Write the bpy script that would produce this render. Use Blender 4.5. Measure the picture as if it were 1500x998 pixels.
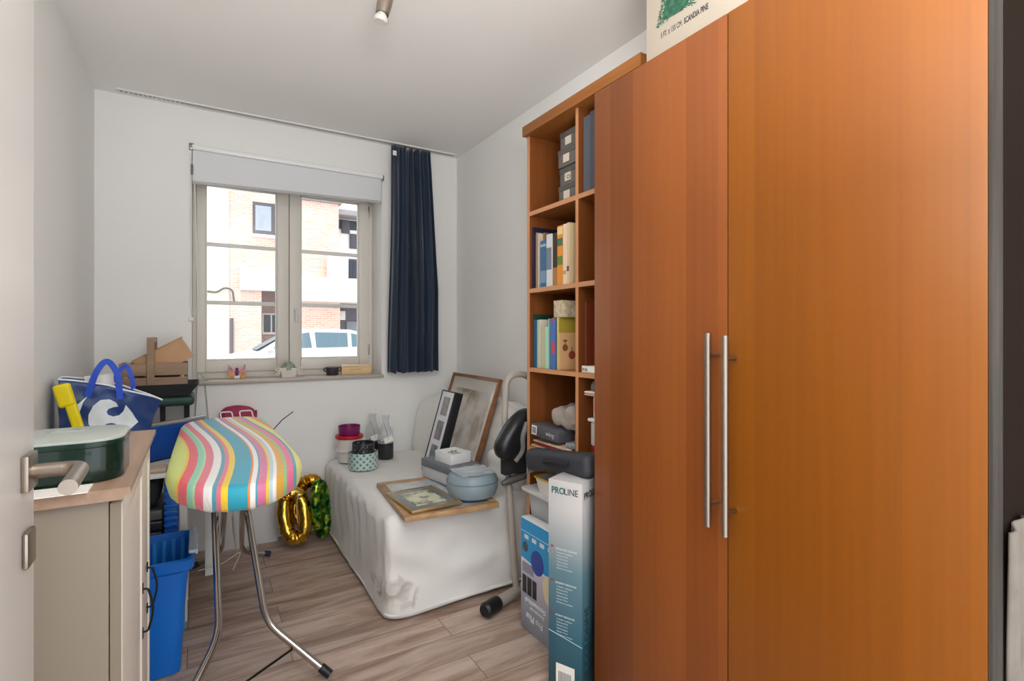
import bpy, bmesh, math, random
from mathutils import Vector, Matrix, noise
PI = math.pi
random.seed(7)
for o in list(bpy.data.objects): bpy.data.objects.remove(o)
SC = bpy.context.scene
COL = SC.collection

# ------------------------------------------------------------------ camera
YAW = math.radians(31.15)
cd = bpy.data.cameras.new('camera'); cam = bpy.data.objects.new('camera', cd); COL.objects.link(cam)
cam.location = (0, 0, 1.2); cam.rotation_euler = (PI/2, 0, -YAW)
cd.sensor_width = 36; cd.lens = 761/1500*36; cd.shift_y = -9/1500; cd.clip_start = .02; cd.clip_end = 200
SC.camera = cam
# ------------------------------------------------------------------ light
SC.view_settings.view_transform = 'Standard'; SC.view_settings.look = 'None'
SC.view_settings.gamma = 1; SC.view_settings.use_curve_mapping = False
SC.view_settings.exposure = 1.22
W = bpy.data.worlds.new('overcast_sky'); SC.world = W; W.use_nodes = True
bg = W.node_tree.nodes['Background']; bg.inputs[0].default_value = (.91, .96, 1, 1); bg.inputs[1].default_value = 1.15
def area(name, loc, rot, sx, sy, power, col=(1, 1, 1), portal=False):
    l = bpy.data.lights.new(name, 'AREA'); l.shape = 'RECTANGLE'; l.size = sx; l.size_y = sy; l.energy = power; l.color = col
    o = bpy.data.objects.new(name, l); COL.objects.link(o); o.location = loc; o.rotation_euler = rot
    if portal: l.cycles.is_portal = True
    return o
area('window_portal', (.5, 3.62, 1.57), (-PI/2, 0, 0), 1.06, 1.32, 1, portal=True)
area('doorway_portal', (.55, -.62, 1.22), (PI/2, 0, 0), 2.2, 2.45, 1, portal=True)
sun = bpy.data.lights.new('sun', 'SUN'); sun.energy = 1.2; sun.angle = .2; sun.color = (1, .97, .92)
so = bpy.data.objects.new('sun', sun); COL.objects.link(so); so.rotation_euler = (math.radians(20), math.radians(-10), 0)

# added fill light behind the camera, aimed up to brighten the ceiling
area('ceiling_fill_light', (.05, -.3, 1.5), (PI, 0, 0), .5, .5, 32, (1, .99, .98))

# ------------------------------------------------------------------ materials
def lin(c):
    return tuple(((x/255)/12.92 if x/255 <= .04045 else ((x/255+.055)/1.055)**2.4) for x in c)
MATS = {}
def mat(name, c, rough=.6, metal=0, spec=.5, vary=0, vscale=8, bump=0, bscale=60, coat=0, trans=0, alpha=1, sheen=0, stretch=(1, 1, 1), ior=1.45):
    if name in MATS: return MATS[name]
    m = bpy.data.materials.new(name); m.use_nodes = True; MATS[name] = m
    nt = m.node_tree; b = nt.nodes['Principled BSDF']
    col = (*lin(c), 1)
    b.inputs['Base Color'].default_value = col
    b.inputs['Roughness'].default_value = rough; b.inputs['Metallic'].default_value = metal
    b.inputs['Specular IOR Level'].default_value = spec; b.inputs['Coat Weight'].default_value = coat
    b.inputs['Coat Roughness'].default_value = .04; b.inputs['IOR'].default_value = ior
    b.inputs['Transmission Weight'].default_value = trans; b.inputs['Alpha'].default_value = alpha
    b.inputs['Sheen Weight'].default_value = sheen
    if vary or bump:
        tc = nt.nodes.new('ShaderNodeTexCoord'); mp = nt.nodes.new('ShaderNodeMapping'); mp.inputs['Scale'].default_value = stretch
        nt.links.new(tc.outputs['Object'], mp.inputs[0])
    if vary:
        n = nt.nodes.new('ShaderNodeTexNoise'); n.inputs['Scale'].default_value = vscale; n.inputs['Detail'].default_value = 5
        nt.links.new(mp.outputs[0], n.inputs['Vector'])
        r = nt.nodes.new('ShaderNodeValToRGB'); r.color_ramp.elements[0].position = .3; r.color_ramp.elements[1].position = .7
        a = lin(c); r.color_ramp.elements[0].color = (*[x*(1-vary) for x in a], 1); r.color_ramp.elements[1].color = (*[min(1, x*(1+vary)) for x in a], 1)
        nt.links.new(n.outputs['Fac'], r.inputs[0]); nt.links.new(r.outputs[0], b.inputs['Base Color'])
    if bump:
        n = nt.nodes.new('ShaderNodeTexNoise'); n.inputs['Scale'].default_value = bscale; n.inputs['Detail'].default_value = 4
        nt.links.new(mp.outputs[0], n.inputs['Vector'])
        bp = nt.nodes.new('ShaderNodeBump'); bp.inputs['Strength'].default_value = bump; bp.inputs['Distance'].default_value = .01
        nt.links.new(n.outputs['Fac'], bp.inputs['Height']); nt.links.new(bp.outputs[0], b.inputs['Normal'])
    return m
def nodes(m): return m.node_tree, m.node_tree.nodes['Principled BSDF']
def ramp(nt, stops, interp='LINEAR'):
    r = nt.nodes.new('ShaderNodeValToRGB'); cr = r.color_ramp; cr.interpolation = interp
    cr.elements[0].position = stops[0][0]; cr.elements[0].color = (*lin(stops[0][1]), 1)
    cr.elements[1].position = stops[1][0]; cr.elements[1].color = (*lin(stops[1][1]), 1)
    for p, c in stops[2:]:
        e = cr.elements.new(p); e.color = (*lin(c), 1)
    return r
def M_(nt, op, a, b=None, c=None):
    n = nt.nodes.new('ShaderNodeMath'); n.operation = op
    for i, v in enumerate((a, b, c)):
        if v is None: continue
        if isinstance(v, (int, float)): n.inputs[i].default_value = v
        else: nt.links.new(v, n.inputs[i])
    return n.outputs[0]

wallm = mat('painted_plaster', (240, 239, 236), .9, bump=.05, bscale=180, spec=.2)
ceilm = mat('ceiling_plaster', (245, 243, 240), .95, bump=.12, bscale=140, spec=.1)
white_pvc = mat('cream_window_frame', (228, 222, 212), .35)
white = mat('white_lacquer', (232, 230, 226), .4)
whiteplastic = mat('white_plastic', (230, 230, 228), .4)
steel = mat('brushed_steel', (158, 146, 134), .34, metal=1, bump=.03, bscale=200, stretch=(1, 1, .02))
chrome = mat('chrome_tube', (200, 196, 192), .14, metal=1)
black = mat('black_plastic', (24, 25, 28), .45)
blackm = mat('black_matt', (30, 31, 34), .8)
blackwire = mat('black_iron', (25, 24, 24), .5, metal=.4)
paper = mat('white_paper', (235, 232, 226), .8)
pagesm = mat('book_pages', (214, 200, 172), .9)

# glass (thin pane)
gl = bpy.data.materials.new('window_glass'); gl.use_nodes = True; MATS['window_glass'] = gl
nt = gl.node_tree; nt.nodes.remove(nt.nodes['Principled BSDF']); out = nt.nodes['Material Output']
tr = nt.nodes.new('ShaderNodeBsdfTransparent'); gs = nt.nodes.new('ShaderNodeBsdfGlossy'); gs.inputs['Roughness'].default_value = .02
fr = nt.nodes.new('ShaderNodeFresnel'); fr.inputs[0].default_value = 1.35; mx = nt.nodes.new('ShaderNodeMixShader')
nt.links.new(fr.outputs[0], mx.inputs[0]); nt.links.new(tr.outputs[0], mx.inputs[1]); nt.links.new(gs.outputs[0], mx.inputs[2]); nt.links.new(mx.outputs[0], out.inputs[0])
def clear(name, c, t=.75, rough=.1):
    m = bpy.data.materials.new(name); m.use_nodes = True
    nt = m.node_tree; b = nt.nodes['Principled BSDF']; b.inputs['Base Color'].default_value = (*lin(c), 1); b.inputs['Roughness'].default_value = rough
    tr = nt.nodes.new('ShaderNodeBsdfTransparent'); mx = nt.nodes.new('ShaderNodeMixShader'); mx.inputs[0].default_value = 1-t
    nt.links.new(tr.outputs[0], mx.inputs[1]); nt.links.new(b.outputs[0], mx.inputs[2]); nt.links.new(mx.outputs[0], nt.nodes['Material Output'].inputs[0])
    return m

# floor planks
flm = mat('wood_look_floor_tile', (165, 145, 128), .42)
nt, b = nodes(flm)
tc = nt.nodes.new('ShaderNodeTexCoord')
mp = nt.nodes.new('ShaderNodeMapping'); mp.inputs['Location'].default_value = (.26, -.07, 0); nt.links.new(tc.outputs['Object'], mp.inputs[0])
br = nt.nodes.new('ShaderNodeTexBrick'); br.offset = .37; br.offset_frequency = 2
br.inputs['Scale'].default_value = 1; br.inputs['Mortar Size'].default_value = .0014; br.inputs['Brick Width'].default_value = .9; br.inputs['Row Height'].default_value = .15
br.inputs['Color1'].default_value = (0, 0, 0, 1); br.inputs['Color2'].default_value = (1, 1, 1, 1); br.inputs['Mortar'].default_value = (.5, .5, .5, 1); br.inputs['Bias'].default_value = 0
nt.links.new(mp.outputs[0], br.inputs['Vector'])
mp2 = nt.nodes.new('ShaderNodeMapping'); mp2.inputs['Scale'].default_value = (1.6, 11, 1); nt.links.new(tc.outputs['Object'], mp2.inputs[0])
ad = nt.nodes.new('ShaderNodeVectorMath'); ad.operation = 'MULTIPLY_ADD'; nt.links.new(br.outputs['Color'], ad.inputs[0]); ad.inputs[1].default_value = (7, 3, 1); nt.links.new(mp2.outputs[0], ad.inputs[2])
n1 = nt.nodes.new('ShaderNodeTexNoise'); n1.inputs['Scale'].default_value = 1.3; n1.inputs['Detail'].default_value = 9; n1.inputs['Roughness'].default_value = .62; n1.inputs['Distortion'].default_value = .8
nt.links.new(ad.outputs[0], n1.inputs['Vector'])
rp = ramp(nt, [(.28, (122, 94, 78)), (.72, (204, 186, 172)), (.42, (160, 134, 118)), (.54, (184, 162, 148))])
nt.links.new(n1.outputs['Fac'], rp.inputs[0])
hsv = nt.nodes.new('ShaderNodeHueSaturation'); nt.links.new(rp.outputs[0], hsv.inputs['Color'])
v = M_(nt, 'MULTIPLY_ADD', br.outputs['Color'], .22, .9); nt.links.new(v, hsv.inputs['Value'])
mxc = nt.nodes.new('ShaderNodeMix'); mxc.data_type = 'RGBA'; nt.links.new(br.outputs['Fac'], mxc.inputs['Factor']); nt.links.new(hsv.outputs[0], mxc.inputs['A']); mxc.inputs['B'].default_value = (*lin((104, 88, 76)), 1)
nt.links.new(mxc.outputs['Result'], b.inputs['Base Color'])
bp = nt.nodes.new('ShaderNodeBump'); bp.inputs['Strength'].default_value = .25; bp.inputs['Distance'].default_value = .002
nt.links.new(M_(nt, 'MULTIPLY_ADD', br.outputs['Fac'], -1, n1.outputs['Fac']), bp.inputs['Height']); nt.links.new(bp.outputs[0], b.inputs['Normal'])

def wood(name, c1, c2, rough=.35, scale=(30, 30, .7), spec=.5, coat=0):
    m = mat(name, c1, rough, spec=spec, coat=coat); nt, b = nodes(m)
    tc = nt.nodes.new('ShaderNodeTexCoord'); mp = nt.nodes.new('ShaderNodeMapping'); mp.inputs['Scale'].default_value = scale
    nt.links.new(tc.outputs['Object'], mp.inputs[0])
    n = nt.nodes.new('ShaderNodeTexNoise'); n.inputs['Scale'].default_value = 1; n.inputs['Detail'].default_value = 7; nt.links.new(mp.outputs[0], n.inputs['Vector'])
    r = ramp(nt, [(.3, c1), (.7, c2)]); nt.links.new(n.outputs['Fac'], r.inputs[0]); nt.links.new(r.outputs[0], b.inputs['Base Color'])
    return m
# wardrobe veneer: broad vertical flitches about 10 cm wide, each a slightly different tone, with fine grain
def veneer(name, tones, grain=.06, rough=.34, axis='Y', width=.1):
    m = mat(name, tones[0], rough, spec=.5); nt, b = nodes(m)
    tc = nt.nodes.new('ShaderNodeTexCoord'); sp = nt.nodes.new('ShaderNodeSeparateXYZ'); nt.links.new(tc.outputs['Object'], sp.inputs[0])
    w = M_(nt, 'MULTIPLY', sp.outputs[axis], 1/width); fl = M_(nt, 'FLOOR', w)
    wn = nt.nodes.new('ShaderNodeTexWhiteNoise'); wn.noise_dimensions = '1D'; nt.links.new(fl, wn.inputs['W'])
    mp = nt.nodes.new('ShaderNodeMapping'); mp.inputs['Scale'].default_value = (60, 60, 1.2); nt.links.new(tc.outputs['Object'], mp.inputs[0])
    n = nt.nodes.new('ShaderNodeTexNoise'); n.inputs['Scale'].default_value = 1; n.inputs['Detail'].default_value = 6; nt.links.new(mp.outputs[0], n.inputs['Vector'])
    f = M_(nt, 'ADD', M_(nt, 'MULTIPLY', wn.outputs['Value'], .6), M_(nt, 'MULTIPLY', n.outputs['Fac'], .55))
    r = ramp(nt, [(.15, tones[0]), (.95, tones[1])]); nt.links.new(f, r.inputs[0]); nt.links.new(r.outputs[0], b.inputs['Base Color'])
    return m
doorv = veneer('cherry_veneer_door', [(120, 64, 1), (142, 80, 6)])
doorl = veneer('cherry_veneer_door_sheen', [(114, 58, 16), (138, 76, 28)])  # left door: same veneer, with the window's pinkish reflection painted into the tones
edgew = mat('veneer_edge_band', (196, 140, 98), .45)
shelfw = wood('cherry_veneer_shelf', (140, 84, 34), (156, 98, 44), .45, (30, 1.5, 30))
carcw = wood('cherry_veneer_panel', (128, 66, 24), (146, 80, 32), .5, (30, 30, 1))

# ------------------------------------------------------------------ mesh helpers
class MB:
    def __init__(s): s.bm = bmesh.new(); s.X = Matrix.Identity(4); s.mi = 0
    def _f(s, vs):
        try:
            f = s.bm.faces.new(vs); f.material_index = s.mi; f.smooth = True; return f
        except ValueError: return None
    def v(s, p): return s.bm.verts.new(s.X @ Vector(p))
    def box(s, x0, x1, y0, y1, z0, z1, bev=0, seg=2):
        x0, x1 = sorted((x0, x1)); y0, y1 = sorted((y0, y1)); z0, z1 = sorted((z0, z1))
        vs = [s.v(p) for p in ((x0, y0, z0), (x1, y0, z0), (x1, y1, z0), (x0, y1, z0), (x0, y0, z1), (x1, y0, z1), (x1, y1, z1), (x0, y1, z1))]
        fs = [s._f([vs[i] for i in q]) for q in ((0, 3, 2, 1), (4, 5, 6, 7), (0, 1, 5, 4), (1, 2, 6, 5), (2, 3, 7, 6), (3, 0, 4, 7))]
        if bev:
            es = list({e for f in fs for e in f.edges})
            bmesh.ops.bevel(s.bm, geom=es, offset=bev, segments=seg, affect='EDGES', profile=.5, material=-1)
        return s
    def prism(s, pts, a0, a1, axis='Y', bev=0):
        """polygon in the two other axes (x,z for Y; y,z for X; x,y for Z) swept from a0 to a1"""
        def P3(p, a): return {'Y': (p[0], a, p[1]), 'X': (a, p[0], p[1]), 'Z': (p[0], p[1], a)}[axis]
        A = [s.v(P3(p, a0)) for p in pts]; B = [s.v(P3(p, a1)) for p in pts]; n = len(pts); fs = []
        fs.append(s._f(A)); fs.append(s._f(B[::-1]))
        for i in range(n): fs.append(s._f([A[i], B[i], B[(i+1) % n], A[(i+1) % n]]))
        fs = [f for f in fs if f]; bmesh.ops.recalc_face_normals(s.bm, faces=fs)
        if bev:
            es = list({e for f in fs for e in f.edges}); bmesh.ops.bevel(s.bm, geom=es, offset=bev, segments=2, affect='EDGES', profile=.5, material=-1)
        return s
    def tube(s, pts, r, n=12, closed=False, cap=True, rr=None):
        pts = [Vector(p) for p in pts]; m = len(pts); rings = []
        up = None
        for i, p in enumerate(pts):
            if closed: t = pts[(i+1) % m]-pts[i-1]
            else: t = pts[min(i+1, m-1)]-pts[max(i-1, 0)]
            t.normalize()
            if up is None:
                up = Vector((0, 0, 1)) if abs(t.z) < .9 else Vector((1, 0, 0))
            a = t.cross(up); 
            if a.length < 1e-4: a = t.orthogonal()
            a.normalize(); bb = a.cross(t).normalized(); up = bb
            R = rr[i] if rr else r
            rings.append([s.v(p+a*R*math.cos(2*PI*k/n)+bb*R*math.sin(2*PI*k/n)) for k in range(n)])
        for i in range(m if closed else m-1):
            A = rings[i]; B = rings[(i+1) % m]
            for k in range(n): s._f([A[k], A[(k+1) % n], B[(k+1) % n], B[k]])
        if cap and not closed: s._f(rings[0][::-1]); s._f(rings[-1])
        return s
    def lathe(s, c, prof, n=32, sx=1, sy=1):
        """profile [(r,z)...] round the vertical through c"""
        rings = []
        for r, z in prof:
            if r < 1e-5: rings.append([s.v((c[0], c[1], c[2]+z))])
            else: rings.append([s.v((c[0]+r*sx*math.cos(2*PI*k/n), c[1]+r*sy*math.sin(2*PI*k/n), c[2]+z)) for k in range(n)])
        for A, B in zip(rings, rings[1:]):
            for k in range(n):
                k2 = (k+1) % n
                if len(A) == 1 and len(B) > 1: s._f([A[0], B[k2], B[k]])
                elif len(B) == 1 and len(A) > 1: s._f([A[k], A[k2], B[0]])
                elif len(A) > 1: s._f([A[k], A[k2], B[k2], B[k]])
        return s
    def grid(s, fn, nu, nv, closeu=False):
        V = [[s.v(fn(i/nu, j/nv)) for j in range(nv+1)] for i in range(nu if closeu else nu+1)]
        for i in range(nu):
            for j in range(nv):
                A = V[i]; B = V[(i+1) % len(V)]
                s._f([A[j], B[j], B[j+1], A[j+1]])
        return s
    def soft(s, x0, x1, y0, y1, z0, z1, r, n=12, disp=None):
        """rounded, subdivided block; disp(p, normal) -> offset along the normal"""
        size = (x1-x0, y1-y0, z1-z0); mn = (x0, y0, z0)
        cnt = [max(2, int(n*sz/max(size))) for sz in size]
        def coords(sz, k):
            c = [0, r*.15, r*.4, r*.7, r]; inner = sz-2*r
            mid = [r+inner*i/k for i in range(1, k)] if inner > 1e-6 else []
            return sorted(set([round(q, 6) for q in c+mid+[sz-q for q in c]]))
        ax = [coords(size[i], cnt[i]) for i in range(3)]
        cache = {}
        def V(i, j, k):
            key = (i, j, k)
            if key in cache: return cache[key]
            p = Vector((ax[0][i], ax[1][j], ax[2][k]))
            q = Vector([min(max(p[a], r), size[a]-r) for a in range(3)]); d = p-q
            nrm = d.normalized() if d.length > 1e-9 else Vector((0, 0, 1))
            if d.length > 1e-9: p = q+nrm*r
            p = p+Vector(mn)
            if disp: p = p+(disp(p, nrm) if isinstance(disp(p, nrm), Vector) else nrm*disp(p, nrm))
            cache[key] = s.v(p); return cache[key]
        nx, ny, nz = [len(a)-1 for a in ax]
        for i in range(nx):
            for j in range(ny):
                s._f([V(i, j, 0), V(i, j+1, 0), V(i+1, j+1, 0), V(i+1, j, 0)]); s._f([V(i, j, nz), V(i+1, j, nz), V(i+1, j+1, nz), V(i, j+1, nz)])
        for i in range(nx):
            for k in range(nz):
                s._f([V(i, 0, k), V(i+1, 0, k), V(i+1, 0, k+1), V(i, 0, k+1)]); s._f([V(i, ny, k), V(i, ny, k+1), V(i+1, ny, k+1), V(i+1, ny, k)])
        for j in range(ny):
            for k in range(nz):
                s._f([V(0, j, k), V(0, j, k+1), V(0, j+1, k+1), V(0, j+1, k)]); s._f([V(nx, j, k), V(nx, j+1, k), V(nx, j+1, k+1), V(nx, j, k+1)])
        return s
    def text(s, string, size, mtx, depth=.0006, bold=False, squash=1, fit=None):
        cu = bpy.data.curves.new('t', 'FONT'); cu.body = string; cu.size = size; cu.extrude = depth; cu.offset = size*.022 if bold else 0; cu.resolution_u = 3
        o = bpy.data.objects.new('t', cu); COL.objects.link(o); bpy.context.view_layer.update()
        me = bpy.data.meshes.new_from_object(o.evaluated_get(bpy.context.evaluated_depsgraph_get()))
        base = len(s.bm.verts); b2 = bmesh.new(); b2.from_mesh(me)
        if fit: squash = fit/max(v.co.x for v in b2.verts)
        b2.transform(mtx @ Matrix.Scale(squash, 4, (1, 0, 0))); mp = {}
        for v in b2.verts: mp[v.index] = s.v(v.co)
        for f in b2.faces:
            g = s._f([mp[v.index] for v in f.verts])
            if g: g.smooth = False
        b2.free(); bpy.data.objects.remove(o); bpy.data.curves.remove(cu); bpy.data.meshes.remove(me)
        return s
    def build(s, name, m, parent=None, loc=None, angle=35, recalc=True):
        if recalc: bmesh.ops.recalc_face_normals(s.bm, faces=s.bm.faces)
        me = bpy.data.meshes.new(name); o = bpy.data.objects.new(name, me)
        if parent is not None:
            off = wloc(parent)
            if loc is None: loc = off
            o.parent = parent; o.location = Vector(loc)-off
        else:
            if loc is None:
                vs = [v.co for v in s.bm.verts]
                loc = Vector(((min(v.x for v in vs)+max(v.x for v in vs))/2, (min(v.y for v in vs)+max(v.y for v in vs))/2, min(v.z for v in vs)))
            o.location = loc
        s.bm.transform(Matrix.Translation(-Vector(loc)))
        s.bm.to_mesh(me); s.bm.free()
        for x in (m if isinstance(m, (list, tuple)) else [m]): me.materials.append(x)
        me.set_sharp_from_angle(angle=math.radians(angle))
        COL.objects.link(o); return o
def wloc(o):
    p = Vector((0, 0, 0))
    while o is not None: p += o.location; o = o.parent
    return p
def tag(o, label, cat, group=None, kind=None):
    o['label'] = label; o['category'] = cat
    if group: o['group'] = group
    if kind: o['kind'] = kind
    return o
def thing(name, label, cat, loc, group=None):
    o = bpy.data.objects.new(name, None); o.empty_display_size = .05; COL.objects.link(o); o.location = loc
    return tag(o, label, cat, group)
def struct(o, label=None):
    o['kind'] = 'structure'
    if label: o['label'] = label
    return o
def box(name, m, x0, x1, y0, y1, z0, z1, bev=0, parent=None, X=None):
    b = MB()
    if X is not None: b.X = X
    return b.box(x0, x1, y0, y1, z0, z1, bev).build(name, m, parent)
def tube(name, m, pts, r, parent=None, n=12, closed=False):
    return MB().tube(pts, r, n, closed).build(name, m, parent)
def rounded(pts, r, seg=6, closed=False):
    """fillet the corners of a 3-D polyline"""
    pts = [Vector(p) for p in pts]; out = []; m = len(pts)
    for i, p in enumerate(pts):
        if not closed and i in (0, m-1): out.append(p); continue
        a = pts[i-1]; c = pts[(i+1) % m]; u = (a-p); w = (c-p); d = min(r, u.length*.49, w.length*.49)
        A = p+u.normalized()*d; B = p+w.normalized()*d
        for k in range(seg+1):
            t = k/seg; out.append(A*(1-t)**2+p*2*t*(1-t)+B*t*t)
    return out
def nz(p, s): return noise.noise(Vector(p)*s)
def frameM(origin, xdir, ydir):
    x = Vector(xdir).normalized(); y = Vector(ydir); y = (y-x*y.dot(x)).normalized(); z = x.cross(y)
    M = Matrix((x, y, z)).transposed().to_4x4(); M.translation = Vector(origin); return M
TOX = Matrix(((0, 0, -1, 0), (-1, 0, 0, 0), (0, 1, 0, 0), (0, 0, 0, 1)))   # text plane facing -X: text right -> -Y, up -> +Z
def faceX(x, y, z): return Matrix.Translation((x, y, z)) @ TOX
def faceY(x, y, z): return Matrix.Translation((x, y, z)) @ Matrix.Rotation(PI/2, 4, 'X')   # facing -Y

# ------------------------------------------------------------------ the room
RX, LX, BY, H = 1.568, -.45, 3.35, 2.445
WX0, WX1, WZ0, WZ1 = -.03, 1.03, .94, 2.232; RD = 3.57
struct(box('floor', flm, LX-.1, RX+.1, -.6, BY+.3, -.05, 0))
struct(box('ceiling', ceilm, LX-.1, RX+.1, -.6, BY+.3, H, H+.08))
struct(box('wall_left', wallm, LX-.1, LX, -.6, BY+.3, 0, H))
struct(box('wall_right', wallm, RX, RX+.1, -.6, BY+.3, 0, H))
b = MB(); b.box(LX, WX0, BY, BY+.3, 0, H); b.box(WX1, RX, BY, BY+.3, 0, H); b.box(WX0, WX1, BY, BY+.3, 0, WZ0-.019); b.box(WX0, WX1, BY, BY+.3, WZ1, H)
struct(b.build('wall_back', wallm))
sillm = mat('stone_sill', (186, 176, 164), .35, vary=.06, vscale=40)
# window_1
sill = MB().box(WX0-.012, WX1+.006, BY-.025, RD, WZ0-.019, WZ0, .003).build('window_sill', [sillm])
struct(sill)
w = thing('window_1', 'cream framed double casement window above the stone sill', 'window', (.5, RD, WZ0)); struct(w); 
fy0, fy1 = RD, RD+.07
b = MB(); b.box(WX0+.03, WX1-.03, fy0, fy1, WZ0, WZ0+.045, .002); b.box(WX0+.03, WX1-.03, fy0, fy1, WZ1-.06, WZ1, .002); b.box(WX0, WX0+.03, fy0, fy1, WZ0, WZ1, .004); b.box(WX1-.03, WX1, fy0, fy1, WZ0, WZ1, .004)
b.build('window_frame', white_pvc, w)
for sx0, sx1, gx0, gx1 in ((WX0+.022, .494, .038, .424), (.497, WX1-.03, .565, .935)):
    b = MB(); y0 = fy0-.018; z0, z1, g0, g1 = WZ0+.035, WZ1-.05, 1.045, 2.088
    b.box(sx0, gx0, y0, fy0+.045, z0, z1, .005); b.box(gx1, sx1, y0, fy0+.045, z0, z1, .005)
    b.box(gx0, gx1, y0, fy0+.045, z0, g0, .005); b.box(gx0, gx1, y0, fy0+.045, g1, z1, .005)
    sash = b.build('casement_sash', white_pvc, w)
    b = MB(); t = .008
    for q in ((gx0, gx0+t, g0, g1), (gx1-t, gx1, g0, g1), (gx0+t, gx1-t, g0, g0+t), (gx0+t, gx1-t, g1-t, g1)): b.box(q[0], q[1], y0+.01, y0+.03, q[2], q[3], .002)
    b.build('glazing_bead', white, sash)
    box('pane', gl, gx0, gx1, fy0+.014, fy0+.018, g0, g1, parent=sash)
    for z in (1.390, 1.737): box('glazing_bar', white, gx0, gx1, fy0+.006, fy0+.013, z-.012, z+.012, .002, parent=sash)
h = MB(); h.box(.523, .541, fy0-.028, fy0-.017, 1.30, 1.375, .004); h.tube(rounded([(.532, fy0-.026, 1.352), (.532, fy0-.052, 1.352), (.532, fy0-.056, 1.28)], .012), .0065); h.build('window_handle', whiteplastic, w)
for z in (1.06, 2.0): box('hinge', steel, WX1-.034, WX1-.024, fy0-.024, fy0, z, z+.075, .003, parent=w)

# blind
bl = thing('roller_blind', 'white roller blind rolled up high in the window opening', 'blind', (.5, BY, 2.04))
blindm = mat('blind_fabric', (226, 227, 230), .8, bump=.05, bscale=300)
def sk(x): return 2.035+.028*(x-WX0)/1.06
b = MB(); b.prism([(WX0+.004, sk(WX0)), (WX1-.006, sk(WX1)), (WX1-.006, WZ1-.022), (WX0+.004, WZ1-.022)], BY-.012, BY+.006, 'Y', .002); b.build('blind_cloth', blindm, bl)
box('head_rail', mat('blind_rail_white', (245, 245, 244), .3), WX0+.002, WX1-.002, BY-.034, BY+.02, WZ1-.022, WZ1+.004, .005, parent=bl)
MB().tube([(WX0+.006, BY-.012, sk(WX0)-.002), (WX1-.008, BY-.012, sk(WX1)-.002)], .009).build('bottom_rail', mat('rail_grey', (190, 188, 188), .5), bl)
box('bracket', steel, WX0-.012, WX0+.012, BY-.022, BY, WZ1-.022, WZ1+.012, .002, parent=bl)
box('bracket', steel, WX1-.01, WX1+.008, BY-.022, BY, WZ1-.03, WZ1+.004, .002, parent=bl)
ch = MB(); ch.tube(rounded([(WX0-.006, BY-.01, 2.19), (WX0-.004, BY-.014, 1.33), (WX0+.012, BY-.014, 1.30), (WX0+.03, BY-.014, 1.36), (WX0+.012, BY-.012, 2.12)], .03), .0028, 6); ch.build('pull_chain', whiteplastic, bl)
MB().box(WX0-.004, WX0+.008, BY-.02, BY-.008, 2.075, 2.13, .003).build('chain_connector', mat('grey_plastic', (120, 120, 122), .5), bl)
MB().box(WX0-.014, WX0+.01, BY-.02, BY-.004, 1.272, 1.295, .004).build('chain_weight', whiteplastic, bl)

# curtain track + curtain
tr_ = thing('curtain_track', 'thin white ceiling curtain track along the window wall', 'curtain track', (.58, 3.285, H-.02))
b = MB(); b.box(-.354, 1.52, 3.268, 3.300, H-.009, H, .001); b.build('rail', white, tr_)
b = MB(); 
for yy in (3.277, 3.291): b.box(-.35, 1.515, yy-.0015, yy+.0015, H-.0098, H-.0085)
b.build('track_groove', blackm, tr_)
g = MB()
for i in range(14): g.box(-.345+i*.02, -.341+i*.02, 3.275, 3.280, H-.016, H-.009, .0005)
g.build('glider', whiteplastic, tr_)['kind'] = 'stuff'
navy = mat('navy_curtain_cloth', (20, 40, 62), .7, vary=.15, vscale=5, bump=.05, bscale=300, sheen=.3, stretch=(1, 1, .15))
def curt(u, v_):
    # u across, v_ down
    z = 2.418-(2.418-.952)*v_
    w0 = 1.066+.006*math.sin(v_*5)-.012*v_; w1 = 1.335+.06*min(1, v_*1.6)-.004
    pinch = 1-.5*math.exp(-((v_-.03)/.03)**2)
    x = w0+(w1-w0)*u
    a = .030*(0.55+.6*v_)*pinch
    y = 3.268+a*math.sin(u*2*PI*5.5+1.2*math.sin(v_*2.2)+2.6*nz((u*3.2, v_*.8, 0), 1))+.006*math.sin(u*70+v_*2)-.012*math.sin(u*9+v_*3)
    x += .008*math.sin(u*2*PI*13)*v_
    return (x, y, z+.006*math.sin(u*2*PI*6.5))
cu = MB().grid(curt, 150, 50).build('curtain', navy, None)
md = cu.modifiers.new('solid', 'SOLIDIFY'); md.thickness = .003
tag(cu, 'dark navy blue curtain gathered to the right of the window', 'curtain')
hook = MB().box(1.064, 1.088, 3.228, 3.232, 2.345, 2.375).build('white_tab', whiteplastic, cu)

# spot lamp
lp = thing('ceiling_spotlight', 'brushed metal ceiling spotlight with one visible bulb', 'ceiling lamp', (.50, 1.66, H))
b = MB(); b.lathe((.50, 1.66, H-.025), [(0, 0), (.05, 0), (.055, .006), (.055, .025), (0, .025)]); b.build('ceiling_rose', steel, lp)
b = MB(); b.tube([(.50, 1.66, H-.02), (.505, 1.662, 2.34)], .008); b.build('stem', steel, lp)
b = MB(); b.X = Matrix.Translation((.512, 1.665, 2.240)) @ Matrix.Rotation(math.radians(12), 4, 'Y')
b.lathe((0, 0, 0), [(.017, 0), (.021, .002), (.0235, .03), (.0255, .09), (.022, .105), (0, .108)], 24); b.build('spot_head', steel, lp)
b = MB(); b.X = Matrix.Translation((.512, 1.665, 2.240)) @ Matrix.Rotation(math.radians(12), 4, 'Y')
b.lathe((0, 0, -.028), [(0, 0), (.019, .001), (.0235, .01), (.018, .024), (.012, .034), (0, .035)], 24); b.build('bulb', mat('frosted_bulb', (225, 222, 216), .15, trans=.3), lp)

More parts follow.
